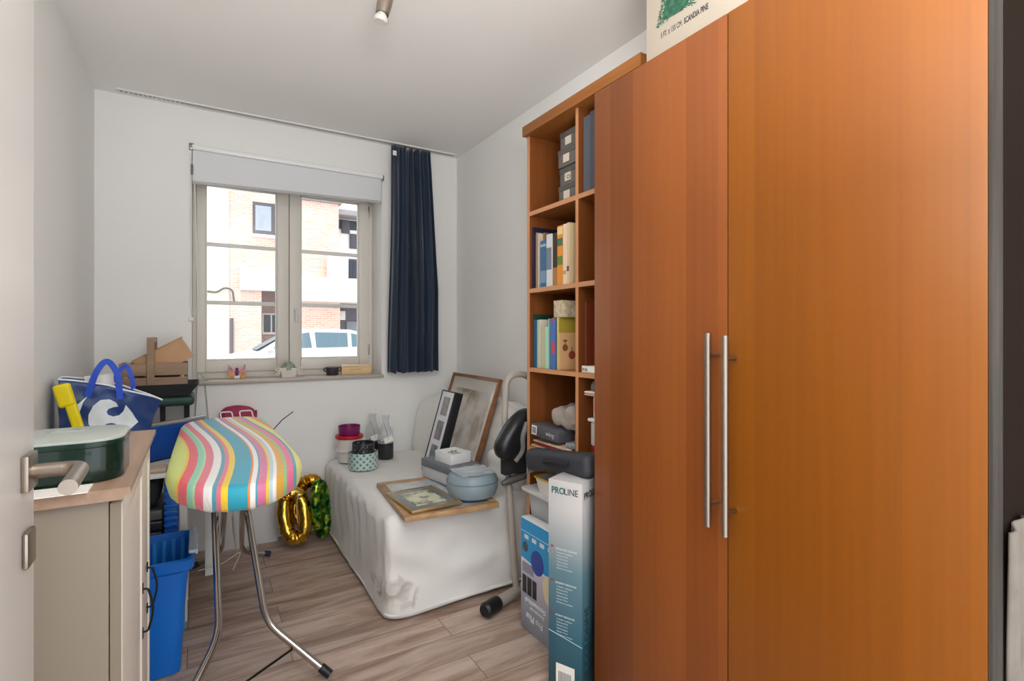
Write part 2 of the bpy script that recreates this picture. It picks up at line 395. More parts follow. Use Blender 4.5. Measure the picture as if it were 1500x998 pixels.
# ------------------------------------------------------------------ outside
def brick(name, c1, c2, mo, w=.24, h=.075):
    m = mat(name, c1, .9, spec=.1); nt, b = nodes(m)
    tc = nt.nodes.new('ShaderNodeTexCoord'); sp = nt.nodes.new('ShaderNodeSeparateXYZ'); nt.links.new(tc.outputs['Object'], sp.inputs[0])
    cb = nt.nodes.new('ShaderNodeCombineXYZ'); nt.links.new(M_(nt, 'ADD', sp.outputs['X'], sp.outputs['Y']), cb.inputs[0]); nt.links.new(sp.outputs['Z'], cb.inputs[1])
    br = nt.nodes.new('ShaderNodeTexBrick'); br.inputs['Scale'].default_value = 1; br.inputs['Brick Width'].default_value = w; br.inputs['Row Height'].default_value = h; br.inputs['Mortar Size'].default_value = .012
    br.inputs['Color1'].default_value = (*lin(c1), 1); br.inputs['Color2'].default_value = (*lin(c2), 1); br.inputs['Mortar'].default_value = (*lin(mo), 1)
    nt.links.new(cb.outputs[0], br.inputs['Vector']); nt.links.new(br.outputs['Color'], b.inputs['Base Color']); return m
bkp = brick('pink_brick', (196, 160, 146), (208, 178, 162), (206, 192, 182))
bkc = brick('cream_brick', (206, 190, 170), (214, 200, 182), (206, 196, 186))
conc = mat('white_render', (222, 219, 216), .9)
dkgl = mat('dark_window_glass', (60, 66, 76), .4, spec=.15)
dkfr = mat('grey_window_frame', (84, 82, 88), .6, spec=.2)
struct(box('ground', mat('street_paving', (190, 188, 184), .9), -14, 22, 3.7, 40, -.35, -.15))
hs = thing('brick_house', 'pale brick house across the street seen through the left casement', 'building', (2, 20, -.15))
# left wing (front at Y=20): u 300..403 region
b = MB(); b.box(-9, .9, 20, 26, -.15, 7.2); b.build('cream_wall', bkc, hs)
b = MB(); b.box(.9, 1.9, 20.05, 26, -.15, 6.6); b.box(1.9, 2.88, 20.05, 26, 3.4, 6.05); b.box(1.9, 2.88, 21.2, 26, -.15, 3.4); b.build('brick_wall', bkp, hs)
b = MB(); b.box(1.22, 2.88, 19.85, 20.06, 2.72, 3.48, .02); b.build('concrete_band', conc, hs)
b = MB(); b.box(1.9, 2.88, 21.15, 21.25, -.15, 2.75); b.build('recess_wall', brick('red_brick', (156, 116, 104), (166, 128, 114), (166, 148, 140)), hs)
f = MB().box(1.62, 2.42, 20.0, 20.06, 4.68, 5.8, .01).build('house_window', dkfr, hs)
box('pane', mat('sky_lit_glass', (150, 158, 170), .3, spec=.2), 1.70, 2.2, 19.985, 20.01, 4.82, 5.68, parent=f)
MB().box(1.55, 2.5, 19.93, 20.05, 4.58, 4.68, .01).build('window_ledge', conc, hs)
f = MB().box(2.02, 2.62, 21.08, 21.15, 1.2, 1.98, .01).build('house_window', conc, hs)
for k in range(2): box('pane', dkgl, 2.07+k*.28, 2.3+k*.28, 21.06, 21.09, 1.28, 1.92, parent=f)
b = MB(); b.tube([(.98, 19.97, -.1), (.98, 19.97, 1.75)], .05, 10); b.build('drainpipe', dkfr, hs)
b = MB(); b.tube(rounded([(.0, 19.96, 2.66), (.55, 19.96, 2.6), (.75, 19.94, 2.78), (1.0, 19.94, 2.72), (1.05, 19.95, 2.3)], .12), .03, 8); b.build('facade_cable', dkfr, hs)
# right house: gable corner
h2 = thing('brick_townhouse', 'pink brick corner house with a white balcony beyond the right casement', 'building', (5, 20, -.15))
b = MB(); b.box(2.95, 4.35, 19.3, 24, 3.15, 5.9); b.box(2.95, 4.4, 19.3, 24, -.15, 2.4); b.build('brick_wall', bkp, h2)
b = MB(); b.box(2.9, 4.45, 19.2, 24, 5.9, 6.0, .01); b.box(4.35, 9, 19.3, 20.9, 5.55, 5.75, .01); b.build('roof_edge', mat('grey_roof', (136, 132, 132), .8), h2)
b = MB(); b.box(4.35, 9, 20.0, 24, 3.1, 5.55); b.build('white_wall', conc, h2)
b = MB(); b.box(2.95, 9, 18.9, 20.1, 2.35, 3.2, .02); b.box(3.9, 4.6, 18.9, 19.1, 3.2, 3.95, .02); b.build('balcony', conc, h2)
b = MB(); b.box(4.4, 9, 20.5, 24, -.15, 2.4); b.build('garage_wall', mat('garage_grey', (104, 102, 110), .8), h2)
for x0, x1, z0, z1, c in ((4.6, 4.9, 5.0, 5.5, dkgl), (4.9, 5.6, 4.45, 5.0, dkgl)):
    f = box('house_window', dkfr, x0, x1, 19.92, 20.0, z0, z1, .01, parent=h2)
b = MB(); b.box(4.35, 9, 19.96, 20.0, 5.15, 5.5); b.build('window_shade', dkgl, h2)
f = box('house_window', dkfr, 4.65, 5.6, 19.92, 20.0, 3.25, 4.05, .01, parent=h2)
for k in range(3): box('pane', dkgl, 4.7+k*.3, 4.96+k*.3, 19.9, 19.93, 3.32, 3.98, parent=f)
box('garage_door', mat('pale_door', (134, 138, 150), .5), 4.9, 6.2, 20.44, 20.5, -.15, 1.7, .01, parent=h2)
box('wall_lamp', conc, 4.45, 4.85, 20.38, 20.5, 1.75, 2.1, .02, parent=h2)

# car
carm = mat('white_car_paint', (186, 190, 198), .5, spec=.2); carg = mat('car_glass', (88, 108, 118), .4, spec=.15)
car = thing('parked_car', 'white hatchback car parked across the street', 'car', (2.3, 13.6, -.15))
gx = .35; gz = -.13
bodyp = [(.1, .25), (.05, .55), (.2, .78), (.75, .90), (1.15, .97), (3.55, 1.0), (3.95, .95), (4.05, .55), (3.98, .25)]
b = MB(); b.prism([(gx+x*.98-.2, gz+z) for x, z in bodyp], 12.9, 14.5, 'Y', .06); b.build('car_body', carm, car)
cab = [(1.05, .95), (1.75, 1.38), (2.2, 1.46), (3.1, 1.45), (3.5, 1.36), (3.95, .97)]
bb = MB(); A = [bb.v((gx+x*.98-.2, 12.93+(z-.95)*.28, gz+z)) for x, z in cab]; B = [bb.v((gx+x*.98-.2, 14.47-(z-.95)*.28, gz+z)) for x, z in cab]
bb._f(A); bb._f(B[::-1])
for i in range(len(cab)): bb._f([A[i], B[i], B[(i+1) % len(cab)], A[(i+1) % len(cab)]])
bb.build('car_cabin', carm, car)
def sidepane(pts):
    b = MB(); A = [b.v((gx+x*.98-.2, 12.915+(z-.95)*.28, gz+z)) for x, z in pts]; B = [b.v((gx+x*.98-.2, 12.94+(z-.95)*.28, gz+z)) for x, z in pts]
    b._f(A); b._f(B[::-1])
    for i in range(len(pts)): b._f([A[i], B[i], B[(i+1) % len(pts)], A[(i+1) % len(pts)]])
    return b.build('side_window', carg, car)
sidepane([(1.3, 1.0), (1.8, 1.32), (2.15, 1.38), (2.2, 1.02)]); sidepane([(2.3, 1.02), (2.28, 1.38), (3.05, 1.37), (3.05, 1.03)]); sidepane([(3.15, 1.03), (3.15, 1.36), (3.4, 1.3), (3.65, 1.06)])
b = MB(); A = [b.v((gx+1.0*.98-.2, y, gz+.98)) for y in (13.05, 14.35)]; B = [b.v((gx+1.68*.98-.2, y, gz+1.37)) for y in (14.2, 13.15)]; C = [b.v((gx+1.02*.98-.2, y, gz+.95)) for y in (13.05, 14.35)]; D = [b.v((gx+1.7*.98-.2, y, gz+1.34)) for y in (14.2, 13.15)]
b._f(A+B); b._f(C+D); b.build('windscreen', carg, car)
b = MB(); b.soft(gx+.98, gx+1.12, 12.75, 12.9, gz+.95, gz+1.07, .03, 4); b.build('wing_mirror', carm, car)
for x in (.75, 3.3):
    for y in (12.95, 14.3):
        b = MB(); b.X = Matrix.Translation((gx+x-.2, y, gz+.3)) @ Matrix.Rotation(PI/2, 4, 'X'); b.lathe((0, 0, -.1), [(0, 0), (.2, 0), (.3, .02), (.32, .1), (.3, .18), (.2, .2), (0, .2)], 28); b.build('wheel', black, car)

# ------------------------------------------------------------------ entrance door (open, near left)
drm = mat('door_laminate', (222, 221, 219), .3)
d = thing('door_1', 'white open room door at the left edge of the view', 'door', (-.235, .2, 0)); struct(d)
MB().box(-.255, -.215, .2, 1.06, .008, 2.1, .0015).build('door_leaf', drm, d)
hd = MB(); hd.box(-.215, -.206, .988, 1.040, .974, 1.026, .002); hd.build('handle_rosette', steel, d)
hd = MB(); hd.tube(rounded([(-.212, 1.012, 1.0), (-.150, 1.008, 1.0), (-.146, .885, .999)], .02, 8), .0105, 20); hd.build('lever_handle', steel, d)
hd = MB(); hd.box(-.215, -.207, .992, 1.036, .862, .915, .004); hd.build('lock_plate', steel, d)

# ------------------------------------------------------------------ sideboard
beige = mat('beige_side_panel', (134, 122, 107), .5)
bead = mat('beadboard_white', (220, 213, 202), .45)
topw = wood('limed_oak_top', (150, 122, 100), (172, 144, 122), .45, (40, 2, 40))
sb = thing('sideboard', 'cream sideboard with oak top in front of the left wall', 'sideboard', (-.28, 1.54, 0))
SX, SY0, SY1, SZ = -.122, 1.2, 1.885, .915
box('body', beige, LX+.005, SX-.02, SY0+.012, SY1-.008, .0, SZ-.022, .001, parent=sb)
b = MB(); b.prism([(LX+.004, SZ-.022), (SX+.002, SZ-.022), (SX+.006, SZ-.015), (SX+.014, SZ-.012), (SX+.014, SZ), (LX+.004, SZ)], SY0, SY1, 'Y'); b.build('oak_top', topw, sb)
for y0, y1, hy in ((SY0+.014, 1.650, 1.632), (1.654, SY1-.01, 1.775)):
    dr = thing.__wrapped__ if False else None
    b = MB(); x0 = SX-.018
    b.box(x0, SX, y0, y0+.03, .06, SZ-.03, .0015); b.box(x0, SX, y1-.03, y1, .06, SZ-.03, .0015); b.box(x0, SX, y0+.0301, y1-.0301, SZ-.075, SZ-.03, .0015); b.box(x0, SX, y0+.0301, y1-.0301, .06, .11, .0015)
    n = max(3, int((y1-y0-.06)/.035)); st = (y1-y0-.06)/n
    for k in range(n): b.box(x0, SX-.004, y0+.03+k*st, y0+.03+(k+1)*st, .11, SZ-.075, .0022)
    b.mi = 1; b.box(x0, SX-.001, y0-.001, y0-.0002, .06, SZ-.03)
    dr = b.build('cabinet_door', [bead, beige], sb)
    b = MB(); b.tube(rounded([(SX-.002, hy, .545), (SX+.012, hy, .545), (SX+.026, hy, .49), (SX+.012, hy, .435), (SX-.002, hy, .435)], .03, 5), .0028, 8); b.box(SX-.001, SX+.002, hy-.006, hy+.006, .535, .56); b.box(SX-.001, SX+.002, hy-.006, hy+.006, .42, .445)
    b.build('handle', blackwire, dr)

# green tin on the sideboard
tin = thing('storage_tin', 'dark green tin with pale lid on the sideboard', 'tin', (-.29, 1.36, SZ))
def rrect(x0, x1, y0, y1, r, n=8):
    P = []
    for cx, cy, a0 in ((x1-r, y0+r, -PI/2), (x1-r, y1-r, 0), (x0+r, y1-r, PI/2), (x0+r, y0+r, PI)):
        for k in range(n+1): P.append((cx+r*math.cos(a0+PI/2*k/n), cy+r*math.sin(a0+PI/2*k/n)))
    return P
b = MB(); b.prism(rrect(-.43, -.128, 1.262, 1.452, .055), SZ, SZ+.068, 'Z', .002); b.build('tin_body', mat('dark_green_enamel', (6, 34, 25), .25, coat=.2), tin)
b = MB(); b.prism(rrect(-.432, -.126, 1.260, 1.454, .056), SZ+.068, SZ+.078, 'Z', .001); b.build('lid_band', mat('green_enamel_rim', (12, 44, 34), .25), tin)
b = MB(); b.prism(rrect(-.432, -.126, 1.260, 1.454, .056), SZ+.078, SZ+.084, 'Z', .002); b.build('tin_lid', mat('pale_green_lid', (170, 178, 170), .3), tin)
b = MB(); b.lathe((-.235, 1.40, SZ+.084), [(.032, 0), (.03, .002), (.026, .0022), (.025, 0)], 30, 1, .45); b.build('embossed_oval', mat('pale_lid_emboss', (150, 158, 150), .35), tin)
tag(box('paper_sheet', paper, -.43, -.17, 1.193, 1.255, SZ, SZ+.002, 0), 'white sheet of paper under the near edge of the green tin', 'paper')

# ------------------------------------------------------------------ rack with stuff behind the sideboard
rk = thing('storage_rack', 'white post storage rack in the corner behind the ironing board', 'rack', (-.25, 2.9, 0))
for x in (-.43, -.066):
    for y in (2.56, 3.26): box('post', white, x, x+.028, y, y+.026, 0, .62, .002, parent=rk)
for z in (.09, .33, .612): box('rack_shelf', white, -.435, -.036, 2.555, 3.29, z, z+.018, .002, parent=rk)
# black crates and blue basket on the rack
tag(MB().soft(-.41, -.25, 2.58, 2.9, .108, .30, .012, 4).build('storage_crate', mat('charcoal_plastic', (44, 46, 52), .5)), 'charcoal crate on the lowest rack shelf', 'crate')
for k in range(3):
    tag(MB().soft(-.30, -.126, 2.57, 2.85, .349+k*.045, .349+k*.045+.04, .006, 4).build('plastic_tray', mat('dark_tray_%d' % k, ((60, 62, 66), (40, 42, 48), (92, 90, 88))[k], .3)),
        ('dark grey tray lowest in the stack on the rack', 'near black tray in the middle of the stack on the rack', 'mid grey tray topmost in the stack on the rack')[k], 'tray', 'stacked trays on the rack')
bk = thing('slatted_basket', 'blue slatted plastic basket on the rack beside the trays', 'basket', (-.115, 2.63, .348))
bluep = mat('blue_plastic', (22, 102, 196), .4)
b = MB()
for k in range(9): b.box(-.120, -.070, 2.565, 2.76, .352+k*.026, .352+k*.026+.016, .003)
b.box(-.115, -.075, 2.572, 2.753, .349, .58, .002); b.build('slats', bluep, bk)
MB().box(-.122, -.069, 2.563, 2.762, .578, .59, .003).build('rim', bluep, bk)
tag(MB().soft(-.26, -.13, 2.57, 2.82, .485, .608, .045, 6, lambda p, n: .012*nz(p, 14)).build('cloth_bundle', mat('black_cloth', (30, 32, 36), .8)), 'black cloth bundle on top of the rack trays', 'cloth')
# blue folding table standing on the rack, diagonal
ft = thing('folding_table', 'blue folding table with silver rail standing on edge', 'table', (-.09, 2.86, .63))
X = frameM((-.27, 2.73, 0), (.79, .6, 0), (-.6, .79, 0))
Lf = .385
box('table_panel', mat('blue_laminate', (16, 76, 164), .4), 0, Lf-.01, .003, .028, .631, .79, .002, parent=ft, X=X)
box('silver_rail', mat('aluminium', (200, 200, 205), .3, metal=.8), 0, Lf, 0, .031, .785, .802, .003, parent=ft, X=X)
box('lower_rail', blackm, 0, Lf, .002, .029, .63, .636, .001, parent=ft, X=X)
MB().tube([(.0, 3.0, .797)], .01) if False else None
tag(MB().soft(-.21, -.11, 2.57, 2.66, .63, .650, .009, 4).build('wooden_brush_back', mat('beige_wood', (206, 186, 160), .6)), 'small beige wooden block on the rack below the blue table', 'block')
# green footstool tray, black tray, crate
gt = thing('slatted_stool', 'dark green tray on short black legs under the black tray', 'tray stand', (-.2, 3.1, .63))
grn = mat('bottle_green_plastic', (34, 66, 56), .5)
b = MB(); b.soft(-.36, -.015, 3.04, 3.29, .845, .895, .02, 8); b.build('stool_top', grn, gt)
for x, y in ((-.33, 3.08), (-.22, 3.08), (-.16, 3.08), (-.06, 3.08), (-.33, 3.25), (-.06, 3.25)):
    box('leg', blackm, x, x+.022, y, y+.022, .63, .85, .002, parent=gt)
bt = MB()
def trayring(z, o): return [(-.35-o, 3.03-o, z), (-.03+o, 3.03-o, z+.0), (-.03+o, 3.24+o, z), (-.35-o, 3.24+o, z)]
R = [[bt.v(p) for p in trayring(.896, -.01)], [bt.v(p) for p in trayring(.958, .035)], [bt.v(p) for p in trayring(.958, .030)], [bt.v(p) for p in trayring(.900, -.014)]]
bt._f(R[0][::-1]); bt._f(R[3])
for a, c in zip(R, R[1:]):
    for k in range(4): bt._f([a[k], a[(k+1) % 4], c[(k+1) % 4], c[k]])
tag(bt.build('black_tray', mat('slate_black', (52, 52, 54), .6)), 'black flared tray beneath the wooden crate', 'tray')
cr = thing('wooden_crate', 'brown wooden slatted crate with an upright handle', 'crate', (-.18, 3.14, .905))
cw = wood('crate_wood', (138, 112, 92), (166, 140, 116), .8, (3, 30, 30)); cw2 = wood('crate_batten', (206, 190, 172), (220, 206, 190), .8, (30, 30, 3))
for z in (.93, 1.0):
    for y in (3.05, 3.22): box('slat', cw, -.32, -.045, y, y+.012, z, z+.06, .002, parent=cr)
    for x in (-.32, -.057): box('slat', cw, x, x+.012, 3.062, 3.22, z, z+.06, .002, parent=cr)
box('crate_floor', cw, -.315, -.05, 3.06, 3.222, .905, .925, .001, parent=cr)
for x in (-.305, -.075):
    for y in (3.063, 3.205): box('corner_batten', cw2, x, x+.018, y, y+.014, .905, 1.06, .001, parent=cr)
for y in (3.036, 3.233): box('handle_post', cw, -.21, -.18, y, y+.013, .93, 1.185, .002, parent=cr)
b = MB(); b.tube([(-.195, 3.04, 1.165), (-.195, 3.245, 1.165)], .011); b.build('handle_bar', cw2, cr)
# cardboard box tilted in crate
card = mat('cardboard', (196, 156, 118), .85, vary=.05); 
X = Matrix.Translation((-.268, 3.14, 1.07)) @ Matrix.Rotation(math.radians(-30), 4, 'Y')
cbx = thing('cardboard_box', 'flat cardboard box lying tilted in the wooden crate', 'box', (-.15, 3.15, 1.0))
box('box_body', card, .0, .225, -.065, .065, -.108, .0, .001, parent=cbx, X=X)
box('box_flap', mat('cardboard_inner', (178, 138, 100), .85), -.004, .23, -.070, .070, -.0, .004, .0003, parent=cbx, X=X)
# white cable behind
tag(MB().tube(rounded([(-.02, 3.335, .62), (.0, 3.335, 1.0), (.03, 3.335, .96), (.06, 3.335, .60)], .05), .003, 8).build('wire_hoop', mat('grey_wire', (180, 180, 180), .5)), 'thin grey wire hoop against the wall beside the black tray', 'wire')

# shopping bag
bagm = mat('blue_woven_plastic', (34, 62, 118), .32, vary=.25, vscale=12, bump=.4, bscale=14)
bag = thing('shopping_bag', 'blue and white supermarket shopping bag with blue handles', 'bag', (-.28, 2.5, .63))
e1 = Vector((.33, .13, 0)); 
bx = frameM((-.415, 2.36, .632), (.93, .12, 0), (-.12, .93, 0))
def bagp(u, v_):
    # u round the rectangle, v_ up
    wb, wt, db, dt, hh = .205, .30, .15, .12, .41
    w_ = wb+(wt-wb)*v_; dd = db+(dt-db)*v_
    per = [(0, 0), (1, 0), (1, 1), (0, 1)]; k = int(u*4) % 4; t = u*4-int(u*4)
    a = per[k]; c = per[(k+1) % 4]; px = a[0]+(c[0]-a[0])*t; py = a[1]+(c[1]-a[1])*t
    sag = .05*math.sin(px*PI)*(1 if py < .5 else .6)*v_ + .075*max(0, px-.45)*v_*1.5
    x = px*w_; y = (py-.5)*dd+.075
    z = hh*v_-sag*.25*v_-.085*px*px*v_
    if px > .68: y += (.075-y)*.8*min(1, (px-.68)/.30)*v_
    q = Vector((x, y, z)); a_ = .012*nz(q+Vector((3, 1, 0)), 9)+.006*nz(q, 25)
    y += a_*(1 if py < .5 else -1)*1.3; x += .008*nz(q+Vector((0, 5, 0)), 14)*min(1, v_*3)
    return (x, y, z)
b = MB(); b.X = bx; b.grid(bagp, 96, 26, closeu=True); b.box(0, .205, 0, .15, 0, .006)
bo = b.build('bag_body', bagm, bag, angle=60); md = bo.modifiers.new('s', 'SOLIDIFY'); md.thickness = .002
b = MB(); b.X = bx; P = [bagp(i/96, 1) for i in range(96)]; b.tube([(p[0], p[1], p[2]+.001) for p in P], .0035, 8, closed=True); b.build('bag_rim', mat('white_piping', (226, 230, 236), .4), bag)
hb = mat('blue_webbing', (20, 70, 190), .5)
def strap(pts, w=.012, th=.0018):
    b = MB(); b.X = bx; pts = rounded(pts, .04, 6); rings = []
    for i, p in enumerate(pts):
        t = (pts[min(i+1, len(pts)-1)]-pts[max(i-1, 0)]).normalized(); a = Vector((0, 1, 0)); s_ = t.cross(a).normalized(); a2 = s_*w
        rings.append([b.v(p+a2+a*th), b.v(p+a2-a*th), b.v(p-a2-a*th), b.v(p-a2+a*th)])
    for A, B in zip(rings, rings[1:]):
        for k in range(4): b._f([A[k], A[(k+1) % 4], B[(k+1) % 4], B[k]])
    b._f(rings[0]); b._f(rings[-1][::-1]); return b.build('handle', hb, bag)
def bz(u): return bagp(u, 1)
p0, p1 = Vector(bagp(.065, 1)), Vector(bagp(.140, 1))
strap([p0+Vector((0, -.006, -.05)), p0+Vector((.025, -.01, .04)), p0+Vector((.055, -.006, .085)), p1+Vector((.0, -.006, .06)), p1+Vector((0.006, -.006, -.04))], .010)
q0, q1 = Vector(bagp(.620, 1)), Vector(bagp(.566, 1))
strap([q0+Vector((0, .0, -.02)), q0+Vector((.01, .0, .04)), q0+Vector((.038, 0, .075)), q1+Vector((-.006, 0, .05)), q1+Vector((0, .0, -.03))], .008)
# printed emblem: white lozenge with the C cut out
def on_bag(pts, dz=0, name='bag_emblem', m=None):
    """polygon (in fractions of the front face) laid on the front face"""
    b = MB(); b.X = bx; bm2 = bmesh.new(); vs = [bm2.verts.new((x, z, 0)) for x, z in pts]; f = bm2.faces.new(vs)
    bmesh.ops.triangulate(bm2, faces=[f]); 
    bmesh.ops.subdivide_edges(bm2, edges=bm2.edges[:], cuts=4, use_grid_fill=True)
    mp = {}
    for v in bm2.verts:
        p = Vector(bagp(max(.0, min(.2499, v.co.x/4)), v.co.y)); mp[v] = b.v(p+Vector((0, -.0035-dz, 0)))
    for f in bm2.faces: b._f([mp[v] for v in f.verts])
    bm2.free(); return b.build(name, m, bag)
whp = mat('white_print', (214, 222, 228), .4)
import itertools
def arcp(cx, cz, r, a0, a1, n=14, sx=1): return [(cx+sx*r*math.cos(math.radians(a0+(a1-a0)*i/n)), cz+r*math.sin(math.radians(a0+(a1-a0)*i/n))) for i in range(n+1)]
right = [(.55, .30)]+arcp(.50, .42, .12, -80, 80, 10, .9)[:0]
# the white body of the emblem: left sickle + C body + right arrow
def E(pts): return [((x-95)/640, .87-(y-610)*.00114) for x, y in pts]
on_bag(E([(520, 625), (580, 690), (630, 760), (590, 830), (545, 890), (440, 892), (340, 890), (300, 830), (288, 750), (305, 680), (350, 625), (410, 608), (455, 625), (470, 655), (440, 668), (410, 690), (402, 715), (415, 740), (450, 750), (490, 730), (512, 690)]), 0, 'bag_emblem', whp)
on_bag(E([(270, 600), (235, 660), (220, 740), (225, 830), (245, 890), (215, 800), (180, 700)]), 0, 'bag_emblem', whp)
on_bag(E([(455+60*math.cos(a*PI/9), 846+42*math.sin(a*PI/9)) for a in range(18)]), .0012, 'bag_emblem_dot', bagm)
# papers in the bag
X = bx @ Matrix.Translation((.085, .06, .215)) @ Matrix.Rotation(math.radians(-5), 4, 'Y')
tag(box('paper_stack', paper, 0, .085, 0, .02, 0, .20, .002, X=X), 'white papers sticking out of the blue shopping bag', 'papers')

# yellow brush
ybm = mat('yellow_plastic', (228, 208, 10), .4)
X = Matrix.Translation((-.375, 2.27, .0)) @ Matrix.Rotation(math.radians(-9), 4, 'Y')
yb = thing('dish_brush', 'yellow plastic brush leaning by the shopping bag', 'brush', (-.30, 2.27, .63))
X = frameM((-.320, 2.27, .80), (.96, 0, .25), (0, 1, 0)) 
X = Matrix.Translation((-.336, 2.27, .795)) @ Matrix.Rotation(math.radians(-14), 4, 'Y')
b = MB(); b.X = X; b.soft(-.022, .026, -.012, .012, .165, .245, .011, 5); b.build('brush_head', ybm, yb)
b = MB(); b.X = X; b.soft(-.006, .026, -.009, .009, -.0, .19, .008, 5); b.build('brush_handle', ybm, yb)
b = MB(); b.X = X
for k in range(5): b.tube([(.010+(k-2)*.006, 0, .025), (.012+(k-2)*.011, 0, -.15)], .0055, 6)
b.build('grip_ribs', ybm, yb)
b = MB(); b.X = X; b.tube([(.010+.017*math.cos(a*PI/8), .012*math.sin(a*PI/8), .02) for a in range(16)], .003, 6, closed=True); b.build('cord_ring', mat('brown_cord', (110, 90, 60), .8), yb)
tag(MB().box(-.44, -.21, 2.235, 2.545, .0, .628, .003).build('carton', mat('grey_carton', (150, 148, 144), .7)), 'grey carton standing under the blue and white shopping bag', 'box')

# ------------------------------------------------------------------ blue bin
bn = thing('plastic_bin', 'tall bright blue open plastic bin beside the sideboard', 'bin', (-.15, 2.33, 0))
binm = mat('azure_plastic', (10, 112, 212), .35)
def ring4(x0, x1, y0, y1, z, r=.03): return [(x, y, z) for x, y in rrect(x0, x1, y0, y1, r, 5)]
b = MB(); prof = [((-.19, -.052, 2.18, 2.44), 0.004), ((-.193, -.040, 2.17, 2.46), .22), ((-.196, -.030, 2.165, 2.47), .36), ((-.20, -.012, 2.155, 2.48), .37), ((-.20, -.010, 2.15, 2.485), .405), ((-.195, -.020, 2.16, 2.475), .41), ((-.185, -.035, 2.175, 2.46), .30), ((-.18, -.06, 2.19, 2.43), .012)]
rings = [[b.v(p) for p in ring4(*q, z)] for q, z in prof]
b._f(rings[0][::-1]); b._f(rings[-1])
for A, B in zip(rings, rings[1:]):
    for k in range(len(A)): b._f([A[k], A[(k+1) % len(A)], B[(k+1) % len(A)], B[k]])
b.build('bin_body', binm, bn)
b = MB()
for k in range(5): b.tube([(-.172+k*.030, 2.437, .03), (-.176+k*.031, 2.462, .385)], .008, 8)
b.build('inner_ribs', mat('azure_ribs', (70, 170, 240), .25), bn)
b = MB(); b.soft(-.030, -.006, 2.20, 2.46, .408, .422, .006, 6)
for k in range(9): b.box(-.008, .0, 2.215+k*.026, 2.229+k*.026, .400, .418, .002)
b.build('side_grip', mat('pale_blue_clip', (190, 205, 218), .4), bn)

# ------------------------------------------------------------------ ironing board
ib = thing('ironing_board', 'ironing board with a wavy multicoloured striped cover', 'ironing board', (.1, 2.4, 0))
cvm = mat('striped_cover', (255, 255, 255), .55, sheen=.2); nt, b_ = nodes(cvm)
tc = nt.nodes.new('ShaderNodeTexCoord'); sp = nt.nodes.new('ShaderNodeSeparateXYZ'); nt.links.new(tc.outputs['Object'], sp.inputs[0])
ph = M_(nt, 'MULTIPLY_ADD', sp.outputs['Y'], 2.9, 2.209)
wv = M_(nt, 'SINE', ph)
sx = M_(nt, 'MULTIPLY_ADD', wv, -.05, sp.outputs['X'])
q = M_(nt, 'MULTIPLY_ADD', sx, 2.94/1.4, (.617+.05)/1.4)
YG, YE, PK, MT, WH, BT, RO, TE, OR, MV, PB, TN, GR = (214, 226, 120), (240, 204, 50), (236, 92, 106), (140, 214, 184), (242, 240, 238), (84, 158, 180), (230, 120, 140), (36, 160, 186), (240, 140, 50), (216, 120, 160), (186, 212, 226), (222, 168, 60), (150, 196, 130)
edges = [(-.05, YG), (.055, YE), (.080, PK), (.156, MT), (.205, (196, 222, 160)), (.223, RO), (.287, WH), (.351, BT), (.386, RO), (.417, YE), (.465, TE), (.607, OR), (.624, WH), (.666, BT), (.678, MV), (.738, YE), (.761, PB), (.792, WH), (.816, TN), (.873, GR), (.899, (236, 110, 150)), (.951, BT), (.98, (232, 226, 120)), (1.06, OR), (1.11, GR), (1.18, MV), (1.25, TE)]
stripes = [((e+.05)/1.4, c) for e, c in edges]
r_ = ramp(nt, stripes, 'CONSTANT'); nt.links.new(q, r_.inputs[0])
# constant ramp elements must be ordered; new() keeps them sorted
nt.links.new(r_.outputs[0], b_.inputs['Base Color'])
wn = nt.nodes.new('ShaderNodeTexNoise'); mpn = nt.nodes.new('ShaderNodeMapping'); mpn.inputs['Scale'].default_value = (5, 90, 5); nt.links.new(tc.outputs['Object'], mpn.inputs[0]); nt.links.new(mpn.outputs[0], wn.inputs['Vector']); wn.inputs['Scale'].default_value = 1; wn.inputs['Detail'].default_value = 3
bpn = nt.nodes.new('ShaderNodeBump'); bpn.inputs['Strength'].default_value = .55; bpn.inputs['Distance'].default_value = .006; nt.links.new(wn.outputs['Fac'], bpn.inputs['Height']); nt.links.new(bpn.outputs[0], b_.inputs['Normal'])
IZ = .79; cxb = .107
def board_half(y):
    """half width of the board along its length: rounded at both ends"""
    y0, y1 = 1.585, 2.95; t = (y-y0)/(y1-y0)
    hw = .190
    near = max(0, 1-(y-y0)/.33); far = max(0, 1-(y1-y)/.22)
    f = 1
    if near > 0: f = min(f, (1-near**2.1)**(1/2.1) if near < 1 else 0)
    if far > 0: f = min(f, (1-far**2.8)**(1/2.8) if far < 1 else 0)
    return hw*f*(1-.16*max(0, t-.25)**1.3)
NY = 70
ysamp = [1.585+.33*(1-math.cos(PI/2*i/24)) for i in range(24)]+[1.915+(2.73-1.915)*i/24 for i in range(24)]+[2.73+.22*math.sin(PI/2*i/18) for i in range(19)]
def ringb(off, z):
    L = [(cxb-board_half(y)-off, y) for y in ysamp]; Rr = [(cxb+board_half(y)+off, y) for y in ysamp[::-1]]
    P = L+Rr[1:-1]
    if off < 0:
        cy = 2.27; P = [(cxb+(x-cxb), cy+(y-cy)*(1+off/.68)) for x, y in P]
    out = []
    for x, y in P: out.append((x, y, z))
    return out
b = MB()
